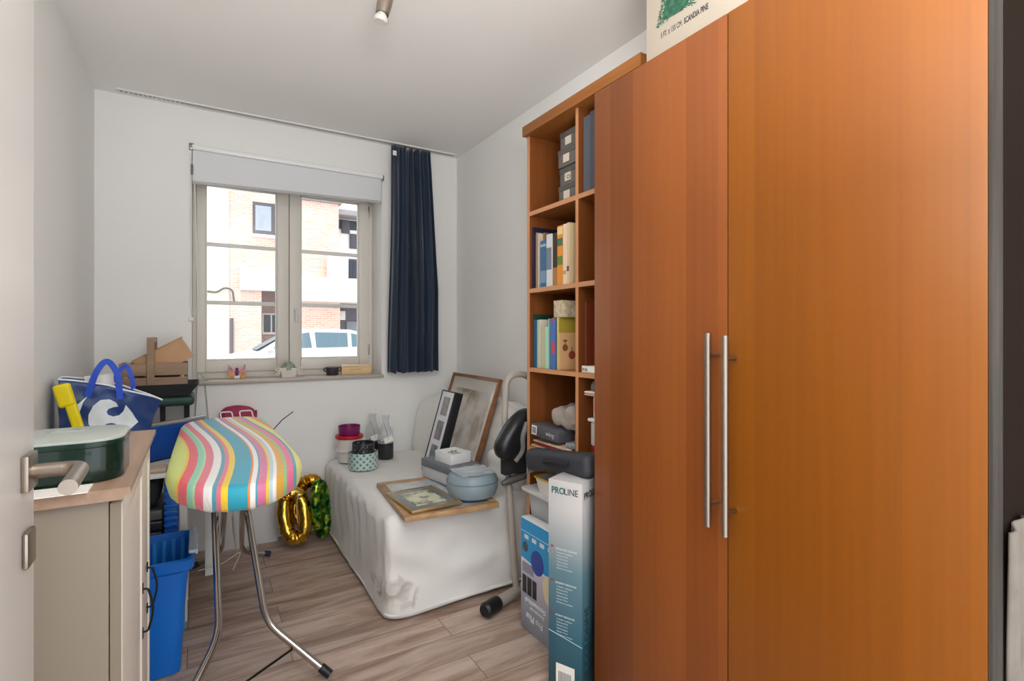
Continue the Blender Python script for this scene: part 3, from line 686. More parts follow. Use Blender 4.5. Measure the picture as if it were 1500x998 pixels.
def nrm_ring(scale_in, z, wr=0):
    P = [(cxb-board_half(y), y) for y in ysamp]+[(cxb+board_half(y), y) for y in ysamp[::-1][1:-1]]
    out = []; cy = 2.27
    for i, (x, y) in enumerate(P):
        k = 1-scale_in/.19; ky = 1-scale_in/.68
        q_ = Vector((cxb+(x-cxb)*k, cy+(y-cy)*ky, z+wr*nz((x*30, y*30, z*30), 1))); out.append(q_)
    return out
lv = [(.07, IZ-.066, 0), (.020, IZ-.074, .005), (.004, IZ-.062, .004), (-.003, IZ-.03, .002), (.001, IZ-.010, .001), (.010, IZ-.002, 0), (.03, IZ, 0), (.09, IZ+.001, 0)]
RG = [[b.v(p) for p in nrm_ring(*q_)] for q_ in lv]
n_ = len(RG[0])
for A, B in zip(RG, RG[1:]):
    for k in range(n_): b._f([A[k], A[(k+1) % n_], B[(k+1) % n_], B[k]])
# cap the top and the underside with strips between left and right sides
for ring, flip in ((RG[-1], 0), (RG[0], 1)):
    m_ = len(ysamp); 
    for i in range(m_-1):
        l0, l1 = ring[i], ring[i+1]; r0 = ring[(n_-i) % n_]; r1 = ring[n_-i-1] if n_-i-1 >= m_-1 else ring[m_-1]
        vs = []
        for v_ in (l0, l1, r1, r0):
            if v_ not in vs: vs.append(v_)
        if len(vs) > 2: b._f(vs)
cov = b.build('striped_cover', cvm, ib, loc=(cxb, 2.27, IZ), angle=70)
chr_b = mat('blue_tube_cap', (34, 44, 76), .5)
A1 = rounded([(.158, 2.72, IZ-.075), (.1725, 2.35, .47), (.205, 2.015, .185), (.385, 1.875, .025)], .06)
A2 = rounded([(.060, 2.72, IZ-.075), (.057, 2.35, .47), (.062, 2.01, .185), (-.075, 1.80, .025)], .06)
for P in (A1, A2):
    lg = MB().tube(P, .0125, 16).build('leg', chrome, ib)
    dirv = (Vector(P[-1])-Vector(P[-2])).normalized(); MB().tube([Vector(P[-1])-dirv*.03, Vector(P[-1])+dirv*.012], .0155, 14).build('foot_cap', black, lg)
tube('leg_stretcher', blackwire, [(.285, 1.952, .10), (.06, 1.80, .0955), (-.02, 1.90, .10)], .004, ib)
B1 = rounded([(.13, 1.95, IZ-.075), (.19, 2.98, .12), (.215, 3.05, .055), (.323, 3.065, .022)], .05)
B2 = rounded([(.08, 1.95, IZ-.075), (.105, 3.02, .12), (.085, 3.09, .055), (-.015, 3.10, .022)], .05)
for P in (B1, B2):
    lg = MB().tube(P, .0115, 14).build('leg', chrome, ib)
    dirv = (Vector(P[-1])-Vector(P[-2])).normalized(); MB().tube([Vector(P[-1])-dirv*.02, Vector(P[-1])+dirv*.01], .0145, 14).build('foot_cap', chr_b, lg)
b = MB(); b.tube([(.05, 2.35, IZ-.07), (.18, 2.35, IZ-.07)], .009); b.tube([(.05, 1.95, IZ-.072), (.16, 1.95, IZ-.072)], .009); b.tube([(.05, 2.72, IZ-.072), (.17, 2.72, IZ-.072)], .009); b.build('cross_bar', chrome, ib)
for x0, x1 in ((.10, .155), (.185, .245)):
    MB().tube(rounded([(x0, 2.93, IZ-.03), (x0-.005, 2.975, IZ+.02), (x1-.01, 2.975, IZ+.02), (x1, 2.93, IZ-.03)], .012), .0035, 8).build('iron_rest', whiteplastic, ib)
MB().tube([(.29, 2.66, IZ-.05), (.345, 2.70, IZ-.0), (.40, 2.74, IZ+.03)], .0022, 6).build('cord_holder', blackwire, ib)
b = MB(); b.tube(rounded([(.13, 2.60, .40), (.15, 2.9, .22), (.17, 2.98, .08), (.15, 2.96, .35)], .05), .003, 6); b.tube(rounded([(.0, 2.95, .05), (.10, 2.95, .06), (.19, 2.95, .11), (.15, 2.95, .02)], .03), .0028, 6); b.build('tied_cord', mat('cream_cord', (216, 206, 190), .7), ib)

# white board + flat box + pouch behind
X = frameM((.032, 2.985, 0), (1, 0, 0), (0, .30, .95))
wb = MB(); wb.prism([(2.985, .003), (3.0, .0), (3.32, .70), (3.30, .708)], .03, .072, 'X', .001)
tag(wb.build('white_shelf_board', white), 'narrow white shelf board leaning against the window wall', 'board')
tag(MB().box(.09, .397, 3.283, 3.345, 0, .345, .004).build('flat_white_box', mat('matt_white_carton', (222, 220, 220), .6)), 'flat white box standing behind the ironing board legs', 'box')
tag(MB().box(.10, .30, 3.285, 3.345, .345, .69, .004).build('white_carton', mat('matt_white_carton', (222, 220, 220), .6)), 'white carton stacked on the flat white box', 'box')
tag(MB().soft(.10, .29, 3.265, 3.345, .69, .800, .038, 12, lambda p, n: Vector((0, 0, -2.6*(p.x-.185)**2*(1 if n.z > .1 else 0)+.004*nz(p, 20)))).build('fabric_pouch', mat('raspberry_fabric', (168, 52, 84), .7)), 'raspberry pink pouch behind the far end of the ironing board', 'pouch')

# ------------------------------------------------------------------ foil balloons
gold = mat('gold_foil', (214, 174, 70), .18, metal=1, bump=.35, bscale=30); 
greenf = mat('green_foil', (60, 120, 40), .25, metal=.7); nt, b_ = nodes(greenf)
tc = nt.nodes.new('ShaderNodeTexCoord'); n = nt.nodes.new('ShaderNodeTexNoise'); n.inputs['Scale'].default_value = 22; nt.links.new(tc.outputs['Object'], n.inputs['Vector'])
r_ = ramp(nt, [(.38, (10, 50, 30)), (.5, (60, 140, 40)), (.58, (200, 200, 60)), (.66, (20, 120, 80))]); nt.links.new(n.outputs['Fac'], r_.inputs[0]); nt.links.new(r_.outputs[0], b_.inputs['Base Color'])
def zero(name, m, c, w, h, R, yaw, lean, tilt=0, a0=0, a1=2*PI, groove=0):
    b = MB(); b.X = Matrix.Translation(c) @ Matrix.Rotation(math.radians(yaw), 4, 'Z') @ Matrix.Rotation(math.radians(lean), 4, 'X') @ Matrix.Rotation(math.radians(tilt), 4, 'Y')
    n = 56; closed = abs(a1-a0-2*PI) < .01; pts = []; rr = []
    for i in range(n if closed else n+1):
        a = a0+(a1-a0)*i/n
        pts.append((w*math.copysign(abs(math.cos(a))**.85, math.cos(a)), 0, h*math.copysign(abs(math.sin(a))**.85, math.sin(a))))
        rr.append(R*(1+.10*math.sin(i*2.9)*(.4+.6*abs(math.sin(a)))+.05*math.sin(i*7.3)))
    b.tube(pts, R, 18, closed=closed, rr=rr)
    o = b.build(name, m, None, angle=60); return o
tag(zero('foil_balloon', gold, (.462, 3.115, .188), .054, .122, .038, -20, -14, -10), 'gold foil balloon shaped like a zero, nearest on the floor', 'balloon', 'foil balloons beside the bed')
tag(zero('foil_balloon', mat('gold_foil_dark', (204, 150, 44), .2, metal=1, bump=.35, bscale=30), (.545, 3.235, .23), .055, .110, .038, -10, -8, 18), 'gold foil balloon leaning behind the nearer zero balloon', 'balloon', 'foil balloons beside the bed')
tag(zero('foil_balloon', greenf, (.60, 3.10, .205), .040, .15, .026, 40, 0, -8), 'green patterned foil balloon squeezed against the bed', 'balloon', 'foil balloons beside the bed')
tag(tube('ribbon', mat('white_ribbon', (220, 210, 200), .5), rounded([(.45, 3.06, .33), (.475, 3.05, .34), (.465, 3.07, .25), (.47, 3.06, .16)], .03), .0022, n=6), 'thin pale ribbon tied to the nearest gold balloon', 'ribbon')

# ------------------------------------------------------------------ bed chair
clothm = mat('white_slipcover', (226, 224, 220), .85, bump=.1, bscale=250, sheen=.2)
nt, b_ = nodes(clothm)
tc = nt.nodes.new('ShaderNodeTexCoord'); sp = nt.nodes.new('ShaderNodeSeparateXYZ'); nt.links.new(tc.outputs['Object'], sp.inputs[0])
n = nt.nodes.new('ShaderNodeTexNoise'); n.inputs['Scale'].default_value = 13; n.inputs['Detail'].default_value = 6; n.inputs['Distortion'].default_value = 1.2; nt.links.new(tc.outputs['Object'], n.inputs['Vector'])
# a dirty mark near the front lower corner (object origin at that corner)
dx = M_(nt, 'MULTIPLY', M_(nt, 'SUBTRACT', sp.outputs['X'], .06), 7); dy = M_(nt, 'MULTIPLY', M_(nt, 'SUBTRACT', sp.outputs['Y'], .05), 3); dz = M_(nt, 'MULTIPLY', M_(nt, 'SUBTRACT', sp.outputs['Z'], .115), 9)
rad = M_(nt, 'ADD', M_(nt, 'ADD', M_(nt, 'MULTIPLY', dx, dx), M_(nt, 'MULTIPLY', dy, dy)), M_(nt, 'MULTIPLY', dz, dz))
fac = M_(nt, 'SUBTRACT', M_(nt, 'MULTIPLY', n.outputs['Fac'], 1.55), M_(nt, 'ADD', rad, .38)); 
r_ = ramp(nt, [(.0, (226, 224, 220)), (.6, (146, 134, 120))]); nt.links.new(fac, r_.inputs[0]); nt.links.new(r_.outputs[0], b_.inputs['Base Color'])
bed = thing('chair_bed', 'low white slipcovered chair bed against the right wall', 'sofa bed', (.665, 2.1, 0))
def wr(p, n):
    d = .010*nz(p, 5)+.005*nz(p+Vector((9, 0, 0)), 12)
    if n.x < -.5: d += .009*math.sin(p.y*46+5*nz(p, 3))*max(0, min(1, (p.z-.02)*4))*(.4+.6*abs(nz(p, 6)))*1.0
    if n.y < -.5: d += .005*math.sin(p.z*26+p.x*9+4*nz(p, 3))+.006*nz(p*Vector((1, 1, 1)), 9)
    if n.z > .5: d = .007*nz(p, 7)+.003*nz(p, 22)
    return d
b = MB(); b.soft(.668, 1.55, 2.10, 3.33, -.045, .435, .055, 60, wr)
for v in b.bm.verts: v.co.z = max(v.co.z, .016+.004*math.sin(v.co.x*9+v.co.y*5))
b.build('seat_cover', clothm, bed, loc=(.665, 2.1, 0), angle=180)
# backrest: rounded wedge
def bk_(u, v_):
    y = 2.22+(3.335-2.22)*v_
    k = max(0, (y-2.95)/.38); k = min(1, k)**1.3
    near = max(0, (2.50-y)/.28)
    xf = 1.362-.172*k; xt = 1.425-.045*k
    top = .825+.02*math.sin(y*5)+.012*nz((y*3, 0, 0), 1)
    prof = [(xf-.0, .40), (xf+.005, .50), (xf+.03, .66), (xf+.055, .745), (xf+.09, top-.03), (xt+.03, top), (xt+.10, top-.005), (1.555, top-.05), (1.56, .6), (1.56, .40)]
    t = u*(len(prof)-1); i = min(int(t), len(prof)-2); f = t-i
    x = prof[i][0]*(1-f)+prof[i+1][0]*f; z = prof[i][1]*(1-f)+prof[i+1][1]*f
    e = 1
    dend = min(y-2.22, 3.335-y)/.09
    if dend < 1:
        e = math.sqrt(max(0, 1-(1-dend)**2))
        cx_, cz_ = 1.44, .60; s_ = .72+.28*e; x = cx_+(x-cx_)*s_; z = cz_+(z-cz_)*s_
    d = .012*nz((x*6, y*6, z*6), 1)+.006*nz((x*18, y*18, z*18), 1)
    return (min(1.562, x+d), y, z+d)
b = MB(); b.grid(bk_, 45, 60)
for vv in (0, 1):
    pts = [bk_(i/45, vv) for i in range(46)]; c = b.v((1.44, pts[0][1]+(-.012 if vv == 0 else .004), .6)); ring = [b.v(p) for p in pts]
    for i in range(45): b._f([c, ring[i], ring[i+1]])
ob = b.build('backrest_cover', clothm, bed, loc=(1.5, 6, 0), angle=180); md = ob.modifiers.new('sub', 'SUBSURF'); md.levels = 1; md.render_levels = 1
hem = rounded([(.672, 3.32, .026), (.672, 2.103, .026), (1.54, 2.103, .030)], .055)
MB().tube(hem, .0075, 10).build('hem_piping', clothm, bed, loc=(.665, 8, 0))
# bunched loose cover at the near end of the backrest
b = MB(); b.soft(1.30, 1.42, 2.16, 2.44, .40, .60, .06, 24, lambda p, n: .016*nz(p, 9)+.006*math.sin(p.x*50+p.z*40+6*nz(p, 5)))
b.build('bunched_fabric', clothm, bed, loc=(.5, 8, 0), angle=180)

# ---- framed pictures on the bed
wallnut = wood('brown_frame_wood', (128, 84, 50), (150, 102, 66), .35, (4, 4, 30)); goldw = mat('gold_frame', (176, 146, 96), .35, metal=.6)
def picture_mat(name, base, blobs, seed=0, scale=3):
    m = mat(name, base, .12, coat=1); nt, b = nodes(m)
    tc = nt.nodes.new('ShaderNodeTexCoord'); n = nt.nodes.new('ShaderNodeTexNoise'); n.inputs['Scale'].default_value = scale; n.inputs['Detail'].default_value = 7
    mp = nt.nodes.new('ShaderNodeMapping'); mp.inputs['Location'].default_value = (seed, seed*2, 0); nt.links.new(tc.outputs['Object'], mp.inputs[0]); nt.links.new(mp.outputs[0], n.inputs['Vector'])
    r = ramp(nt, blobs); nt.links.new(n.outputs['Fac'], r.inputs[0]); nt.links.new(r.outputs[0], b.inputs['Base Color']); return m
def frame(name, label, X, w, h, bw, th, fm, inner, parent_extra=None):
    """picture frame: local x across, y up, +z out of the face"""
    o = thing(name, label, 'picture frame', X.translation, 'framed pictures on the chair bed')
    b = MB(); b.X = X
    for q in ((0, w, 0, bw), (0, w, h-bw, h), (0, bw, bw, h-bw), (w-bw, w, bw, h-bw)): b.box(q[0], q[1], q[2], q[3], -th, 0, .002)
    b.box(bw*.5, w-bw*.5, bw*.5, h-bw*.5, -th, -th+.004)
    b.build('frame_moulding', fm, o)
    for nm, m, x0, x1, y0, y1, z in inner:
        b = MB(); b.X = X; b.box(x0, x1, y0, y1, -th+.004, z); b.build(nm, m, o)
    return o
# large leaning frame: origin bottom near corner; x runs away (+Y), y up/leaning; face points to -X
X = frameM((1.268, 2.513, .452), (0, 1, 0), (.205, 0, .505))
X = X @ Matrix.Identity(4)
# z = x cross y = (Y) x (lean) -> points to +X; flip by mirroring the x axis: origin at far end
X = frameM((1.268, 3.125, .452), (0, -1, 0), (.172, 0, .505))
frame('picture_frame', 'large brown framed print leaning against the backrest', X, .615, .528, .018, .024, wallnut,
      [('print_mount', mat('print_paper', (216, 210, 200), .12, coat=1), .018, .597, .018, .510, -.012),
       ('landscape_print', picture_mat('faded_print', (206, 198, 186), [(.40, (206, 203, 198)), (.62, (152, 138, 120)), (.5, (200, 190, 176))], 3, 6), .06, .555, .05, .44, -.0115)])
# slim black shadow frame with three photos
X = frameM((1.077, 2.772, .440), (0, -1, 0), (.13, 0, .445))
ph = [mat('dark_photo_%d' % i, c, .3, vary=.45, vscale=16) for i, c in enumerate([(120, 126, 132), (128, 120, 122), (136, 132, 132)])]
frame('picture_frame', 'narrow black deep frame with three photographs, leaning', X, .175, .462, .008, .052, black,
      [('passe_partout', mat('white_mount', (222, 224, 230), .3), .008, .167, .008, .454, -.004)]+[('photograph', ph[i], .045, .13, .05+.135*i, .155+.135*i, -.0035) for i in range(3)])
# flat large frame lying on the seat
fx = frameM((.713, 2.014, .452), (.41, -.035, 0), (-.03, .55, 0)); fx.translation.z = .462
fo = frame('picture_frame', 'brown and gold framed picture lying flat on the seat', fx, .42, .545, .030, .022, wood('oak_gilt_frame', (150, 112, 76), (186, 150, 108), .35, (20, 20, 20)),
      [('gilt_slip', goldw, .030, .39, .030, .515, -.006), ('glazed_print', picture_mat('grey_print', (206, 212, 220), [(.4, (196, 205, 216)), (.6, (170, 172, 172))], 5, 5), .036, .384, .036, .509, -.005)])
fx2 = frameM((.749, 2.03, .476), (.235, .012, 0), (-.03, .32, 0))
frame('picture_frame', 'small gold framed sketch with grey mount, resting on the larger frame', fx2, .232, .300, .010, .013, goldw,
      [('grey_mount', mat('grey_mount', (112, 116, 116), .15, coat=.6), .010, .222, .010, .290, -.003), ('sketch', picture_mat('sketch_yellow', (206, 208, 170), [(.42, (214, 214, 178)), (.62, (120, 124, 92)), (.52, (204, 206, 166))], 8, 16), .045, .187, .055, .245, -.0025)])
# pouf tin
pf = thing('round_case', 'round grey blue zipped case sitting on the flat frame', 'case', (1.07, 2.13, .462))
gb = mat('grey_blue_vinyl', (132, 148, 156), .4)
b = MB(); b.lathe((1.075, 2.13, .4625), [(0, 0), (.085, .0), (.106, .010), (.116, .035), (.117, .065), (.112, .092), (.098, .108), (.07, .113), (0, .115)], 48); b.build('case_body', gb, pf)
b = MB(); b.tube([(1.075+.1172*math.cos(a*PI/24), 2.13+.1172*math.sin(a*PI/24), .4625+.074) for a in range(48)], .0016, 6, closed=True); b.build('zip_seam', mat('seam_grey', (100, 112, 120), .5), pf)
plastic = clear('clear_film', (235, 240, 245), .55, .08)
b = MB(); b.grid(lambda u, v: (.985+.17*u, 2.03+.17*v, .5785+.012*abs(nz((u*3, v*3, 1), 1))+.003*abs(nz((u*9, v*9, 4), 1))), 20, 20)
tag(b.build('plastic_wrapper', plastic, angle=20), 'crumpled clear plastic wrapper on the round grey blue case', 'wrapper')
# grey storage box + white small box
gbx = thing('storage_box', 'grey cardboard storage box in front of the black frame', 'box', (1.12, 2.43, .437))
X = frameM((1.043, 2.285, .4625), (.985, .17, 0), (-.17, .985, 0)) 
bodym = mat('pale_grey_carton', (196, 198, 200), .6)
box('box_body', bodym, .003, .165, .003, .277, 0, .07, .002, parent=gbx, X=X)
box('box_lid', mat('mid_grey_carton', (112, 116, 122), .6), 0, .168, 0, .28, .055, .094, .002, parent=gbx, X=X)
box('label_holder', steel, .05, .10, -.002, .0, .064, .084, .001, parent=gbx, X=X)
sw = thing('small_white_box', 'small white open box on the grey storage box', 'box', (1.12, 2.40, .548))
X2 = X @ Matrix.Translation((.025, .045, .0945))
b = MB(); b.X = X2
for q in ((0, .12, 0, .004), (0, .12, .136, .14), (0, .004, .004, .136), (.116, .12, .004, .136)): b.box(q[0], q[1], q[2], q[3], 0, .05, .001)
b.box(.002, .118, .002, .138, 0, .03); b.build('box_body', whiteplastic, sw)
b = MB(); b.X = X2
for q in ((-.002, .122, -.002, .004), (-.002, .122, .136, .142), (-.002, .004, .004, .136), (.116, .122, .004, .136)): b.box(q[0], q[1], q[2], q[3], .046, .052, .001)
b.build('box_rim', whiteplastic, sw)
b = MB(); b.X = X2
random.seed(3)
for k in range(7):
    a = random.uniform(0, 6.28); cx_, cy_ = random.uniform(.035, .085), random.uniform(.04, .10); dx_, dy_ = .022*math.cos(a), .022*math.sin(a)
    b.tube([(cx_-dx_, cy_-dy_, .034+.002*k), (cx_+dx_, cy_+dy_, .036+.002*k)], .002, 6)
o = b.build('metal_bits', steel); tag(o, 'small metal bits inside the small white box', 'hardware', kind='stuff')

# ---- jars on the far end of the bed
def pos(u, v_, z):
    d = (z-1.2)/(490-v_); a = u-750
    return Vector((.5173*761+a*.8558, .8558*761-a*.5173, 0))*d+Vector((0, 0, z))
mint = mat('mint_patterned_tin', (176, 200, 194), .4); nt, b_ = nodes(mint)
tc = nt.nodes.new('ShaderNodeTexCoord'); sp = nt.nodes.new('ShaderNodeSeparateXYZ'); nt.links.new(tc.outputs['Object'], sp.inputs[0])
an = M_(nt, 'MULTIPLY', M_(nt, 'ARCTAN2', sp.outputs['Y'], sp.outputs['X']), 14/(2*PI)); zz = M_(nt, 'MULTIPLY', sp.outputs['Z'], 1/.034)
fa = M_(nt, 'ABSOLUTE', M_(nt, 'SUBTRACT', M_(nt, 'FRACT', M_(nt, 'ADD', an, zz)), .5)); fb = M_(nt, 'ABSOLUTE', M_(nt, 'SUBTRACT', M_(nt, 'FRACT', M_(nt, 'SUBTRACT', an, zz)), .5))
dd = M_(nt, 'MAXIMUM', fa, fb); r_ = ramp(nt, [(0, (52, 92, 92)), (.16, (160, 188, 184)), (.43, (214, 220, 214))], 'CONSTANT'); nt.links.new(dd, r_.inputs[0]); nt.links.new(r_.outputs[0], b_.inputs['Base Color'])
c = Vector((.803, 2.96, .442))
pr = [(0, 0), (.078, 0), (.080, .002), (.081, .092), (.079, .094), (.077, .092), (.076, .006), (0, .006)]
t1 = MB().lathe((c.x, c.y, c.z), pr, 40).build('round_tin', mint, loc=c); tag(t1, 'round mint tin with a dark diamond pattern on the bed', 'tin', 'round tins on the bed')
dkp = mat('black_floral_tin', (60, 60, 60), .4); nt, b_ = nodes(dkp); tc = nt.nodes.new('ShaderNodeTexCoord'); n = nt.nodes.new('ShaderNodeTexVoronoi'); n.inputs['Scale'].default_value = 75; nt.links.new(tc.outputs['Object'], n.inputs['Vector'])
r_ = ramp(nt, [(.0, (190, 188, 182)), (.32, (40, 40, 42))]); nt.links.new(n.outputs['Distance'], r_.inputs[0]); nt.links.new(r_.outputs[0], b_.inputs['Base Color'])
c2 = c+Vector((.0, 0, .0065)); pr = [(0, 0), (.060, 0), (.0615, .002), (.0615, .138), (.0595, .14), (.058, .138), (.057, .008), (0, .008)]
t2 = MB().lathe((c2.x, c2.y, c2.z), pr, 40).build('round_tin', dkp, loc=c2); tag(t2, 'round black floral tin nested inside the mint tin', 'tin', 'round tins on the bed')
# white tub with red lid
c = Vector((.775, 3.165, .442))
tb = thing('plastic_tub', 'white plastic tub with a red lid beside the wall', 'tub', c)
MB().lathe(c, [(0, 0), (.060, 0), (.064, .004), (.068, .06), (.079, .066), (.079, .074), (.070, .076), (.072, .142), (0, .142)], 40).build('tub_body', mat('milky_plastic', (220, 214, 208), .4), tb)
MB().lathe(c, [(0, .140), (.079, .140), (.081, .145), (.079, .158), (0, .160)], 40).build('tub_lid', mat('red_plastic', (190, 28, 44), .4), tb)
c3 = c+Vector((0, 0, .161))
tag(MB().lathe(c3, [(0, 0), (.058, 0), (.060, .003), (.064, .05), (.062, .052), (.056, .006), (0, .006)], 40).build('purple_bowl', mat('plum_plastic', (124, 32, 92), .35)), 'small plum purple bowl on the red tub lid', 'bowl')
# bottles
glassb = clear('bottle_glass', (210, 214, 216), .78, .05); smoky = mat('smoked_glass', (52, 52, 54), .08)
for (x, y, s_, lab) in ((.985, 3.13, 1.0, 'glass bottle with smoky grey base, right one of the pair'), (.935, 3.235, .98, 'glass bottle with smoky grey base, left one behind the other')):
    c = Vector((x, y, .442)); bo = thing('glass_bottle', lab, 'bottle', c, 'glass bottles at the back of the bed')
    MB().lathe(c, [(0, 0), (.046*s_, 0), (.048*s_, .004), (.048*s_, .095), (.0, .095)], 32).build('smoked_base', smoky, bo)
    MB().lathe(c, [(.048*s_, .095), (.048*s_, .15), (.043*s_, .175), (.026*s_, .20), (.022*s_, .225), (.024*s_, .262), (.021*s_, .262), (.0195*s_, .225), (.024*s_, .2), (.045*s_, .15)], 32).build('clear_neck', glassb, bo)
    Xl = frameM(c+Vector((-.022, -.058, .098)), (.96, .05, .25), (-.25, 0, .96))
    box('paper_tag', paper, 0, .055, 0, .034, 0, .0015, parent=bo, X=Xl)
    MB().tube([(c.x-.018, c.y-.03, .442+.215), (c.x-.005, c.y-.056, .442+.15), (c.x, c.y-.058, .442+.12)], .0012, 6).build('tag_string', blackwire, bo)

# ------------------------------------------------------------------ windowsill things
zs = WZ0
def sillpos(u, y): # x on the sill for a pixel column
    a = u-750; return (.5173*761+a*.8558)/(.8558*761-a*.5173)*y
bf = thing('butterfly_ornament', 'colourful butterfly ornament on the windowsill', 'ornament', (sillpos(347, 3.45), 3.45, zs))
bx0 = sillpos(347, 3.45); wingm = mat('butterfly_wing', (190, 110, 160), .3, vary=.6, vscale=40); amber = mat('amber_glass', (206, 130, 30), .2, vary=.5, vscale=50); purple = mat('purple_glass', (110, 50, 100), .2, vary=.4, vscale=50)
for s_ in (-1, 1):
    b = MB(); b.prism([(bx0+s_*.004, zs+.035), (bx0+s_*.045, zs+.085), (bx0+s_*.046, zs+.06), (bx0+s_*.038, zs+.04), (bx0+s_*.012, zs+.03)], 3.447, 3.451, 'Y'); b.build('upper_wing', wingm, bf)
    b = MB(); b.lathe((0, 0, 0), [(0, 0)], 4) if False else None
    b.prism([(bx0+s_*(.030+.016*math.cos(k*PI/8)), zs+.026+.026*math.sin(k*PI/8)) for k in range(16)], 3.446, 3.452, 'Y'); b.build('lower_wing', amber, bf)
MB().soft(bx0-.008, bx0+.008, 3.440, 3.456, zs+.015, zs+.065, .007, 4).build('butterfly_body', purple, bf)
MB().box(bx0-.016, bx0+.016, 3.436, 3.462, zs, zs+.018, .003).build('tealight_base', whiteplastic, bf)
px = sillpos(422, 3.41)
pl = thing('small_planter', 'white fabric planter with string bows holding a spiky succulent', 'plant pot', (px, 3.41, zs))
def sq(z, s_, yy=3.41): return [(px-s_, yy-s_*.8, z), (px+s_, yy-s_*.8, z), (px+s_, yy+s_*.8, z), (px-s_, yy+s_*.8, z)]
b = MB(); RR = [[b.v(p) for p in sq(zs+z, s_)] for z, s_ in ((0, .036), (.058, .048), (.058, .044), (.05, .043))]
b._f(RR[0][::-1]); b._f(RR[-1])
for A, B in zip(RR, RR[1:]):
    for k in range(4): b._f([A[k], A[(k+1) % 4], B[(k+1) % 4], B[k]])
b.build('pot', mat('offwhite_fabric', (222, 216, 206), .8), pl)
b = MB(); b.text('LA VIE', .011, faceY(px-.019, 3.41-.0362, zs+.036), .0004); b.text('de campagne', .0065, faceY(px-.021, 3.41-.0345, zs+.024), .0004); b.build('pot_lettering', mat('grey_print', (120, 118, 116), .7), pl)
b = MB(); b.lathe((px, 3.41, zs+.045), [(.040, 0), (.040, .02), (.030, .036), (.014, .044), (0, .046)], 20)
for k in range(30):
    a = k*2.4; rad_ = .006+.03*k/30; b.tube([(px+rad_*math.cos(a), 3.41+rad_*math.sin(a), zs+.085-.022*k/30), (px+(rad_+.012)*math.cos(a), 3.41+(rad_+.012)*math.sin(a), zs+.095-.03*k/30)], .004, 5, rr=[.005, .001])
b.build('succulent', mat('grey_green_succulent', (146, 158, 140), .7, vary=.4, vscale=60), pl)
for s_ in (-1, 1):
    b = MB()
    for q in ([(.047, .050), (.062, .060), (.078, .048), (.062, .040), (.047, .050)], [(.050, .050), (.060, .030), (.078, .014)], [(.049, .048), (.052, .028), (.062, .012)]):
        b.tube(rounded([(px+s_*x, 3.372, zs+z_) for x, z_ in q], .008), .0038, 8)
    b.build('string_bow', mat('cream_string', (228, 220, 206), .8), pl)
kx = sillpos(487, 3.43)
kp = thing('dark_mug_pot', 'small dark pot with heart shaped handles on the windowsill', 'pot', (kx, 3.43, zs))
MB().lathe((kx, 3.43, zs), [(0, 0), (.033, 0), (.036, .004), (.041, .052), (.038, .053), (.034, .044), (0, .042)], 28).build('pot', mat('dark_bronze', (74, 68, 70), .3, metal=.3), kp)
MB().lathe((kx, 3.43, zs+.042), [(.036, 0), (.028, .012), (0, .014)], 18).build('pot_filling', mat('dried_pink', (150, 104, 96), .9, vary=.3, vscale=60), kp)
for s_ in (-1, 1): MB().tube([(kx+s_*.043+.011*math.cos(k*PI/6), 3.425, zs+.037+.011*math.sin(k*PI/6)) for k in range(12)], .004, 6, closed=True).build('handle', mat('dark_bronze', (74, 68, 70), .3, metal=.3), kp)
wx = sillpos(522, 3.44)
wbx = thing('wooden_box', 'small pale wooden box at the right end of the windowsill', 'box', (wx, 3.44, zs))
Xw = Matrix.Translation((wx, 3.44, zs)) @ Matrix.Rotation(math.radians(-6), 4, 'Z')
box('box_body', wood('pale_pine', (222, 184, 134), (234, 200, 154), .5, (3, 30, 30)), -.095, .092, -.03, .03, 0, .05, .003, parent=wbx, X=Xw)
box('box_lid', wood('pale_pine_lid', (232, 204, 164), (240, 214, 178), .5, (3, 30, 30)), -.097, .094, -.032, .032, .05, .063, .003, parent=wbx, X=Xw)
b = MB(); b.X = Xw; b.text('COLLECTION BOX', .0085, Matrix.Translation((-.045, -.0305, .03)) @ Matrix.Rotation(PI/2, 4, 'X'), .0003); b.build('lettering', mat('burnt_brown', (110, 70, 40), .8), wbx)

# ------------------------------------------------------------------ bookshelf
bs = thing('bookcase', 'tall cherry bookcase with two columns beside the wardrobe', 'bookcase', (1.38, 1.533, 0))
BX, BY0, BY1, BT = 1.21, 1.19, 1.877, 2.045
inw = wood('cherry_veneer_inside', (112, 60, 22), (128, 70, 28), .5, (30, 30, 1))  # darker than the shelves: shade of the deep compartments put into the colour
def edged(name, m, x0, x1, y0, y1, z0, z1):
    b = MB(); b.box(x0+.0012, x1, y0, y1, z0, z1); b.mi = 1; b.box(x0, x0+.0012, y0, y1, z0, z1); return b.build(name, [m, edgew], bs)
edged('side_panel', inw, BX, RX-.008, BY1-.02, BY1, 0, BT); edged('side_panel', inw, BX, RX-.008, BY0, BY0+.02, 0, BT)
edged('divider', inw, BX, RX-.008, 1.526, 1.542, 0, BT)
box('back_panel', inw, RX-.013, RX-.006, BY0+.02, BY1-.02, 0, BT, 0, parent=bs)
box('cornice', shelfw, BX-.022, RX-.006, BY0-.004, BY1+.004, BT, BT+.042, .0015, parent=bs)
ZS = (1.722, 1.394, 1.059, .725, .395, .08)
for z in ZS:
    for y0, y1 in ((BY0+.02, 1.526), (1.542, BY1-.02)): edged('shelf', shelfw, BX+.001, RX-.013, y0, y1, z-.018, z)

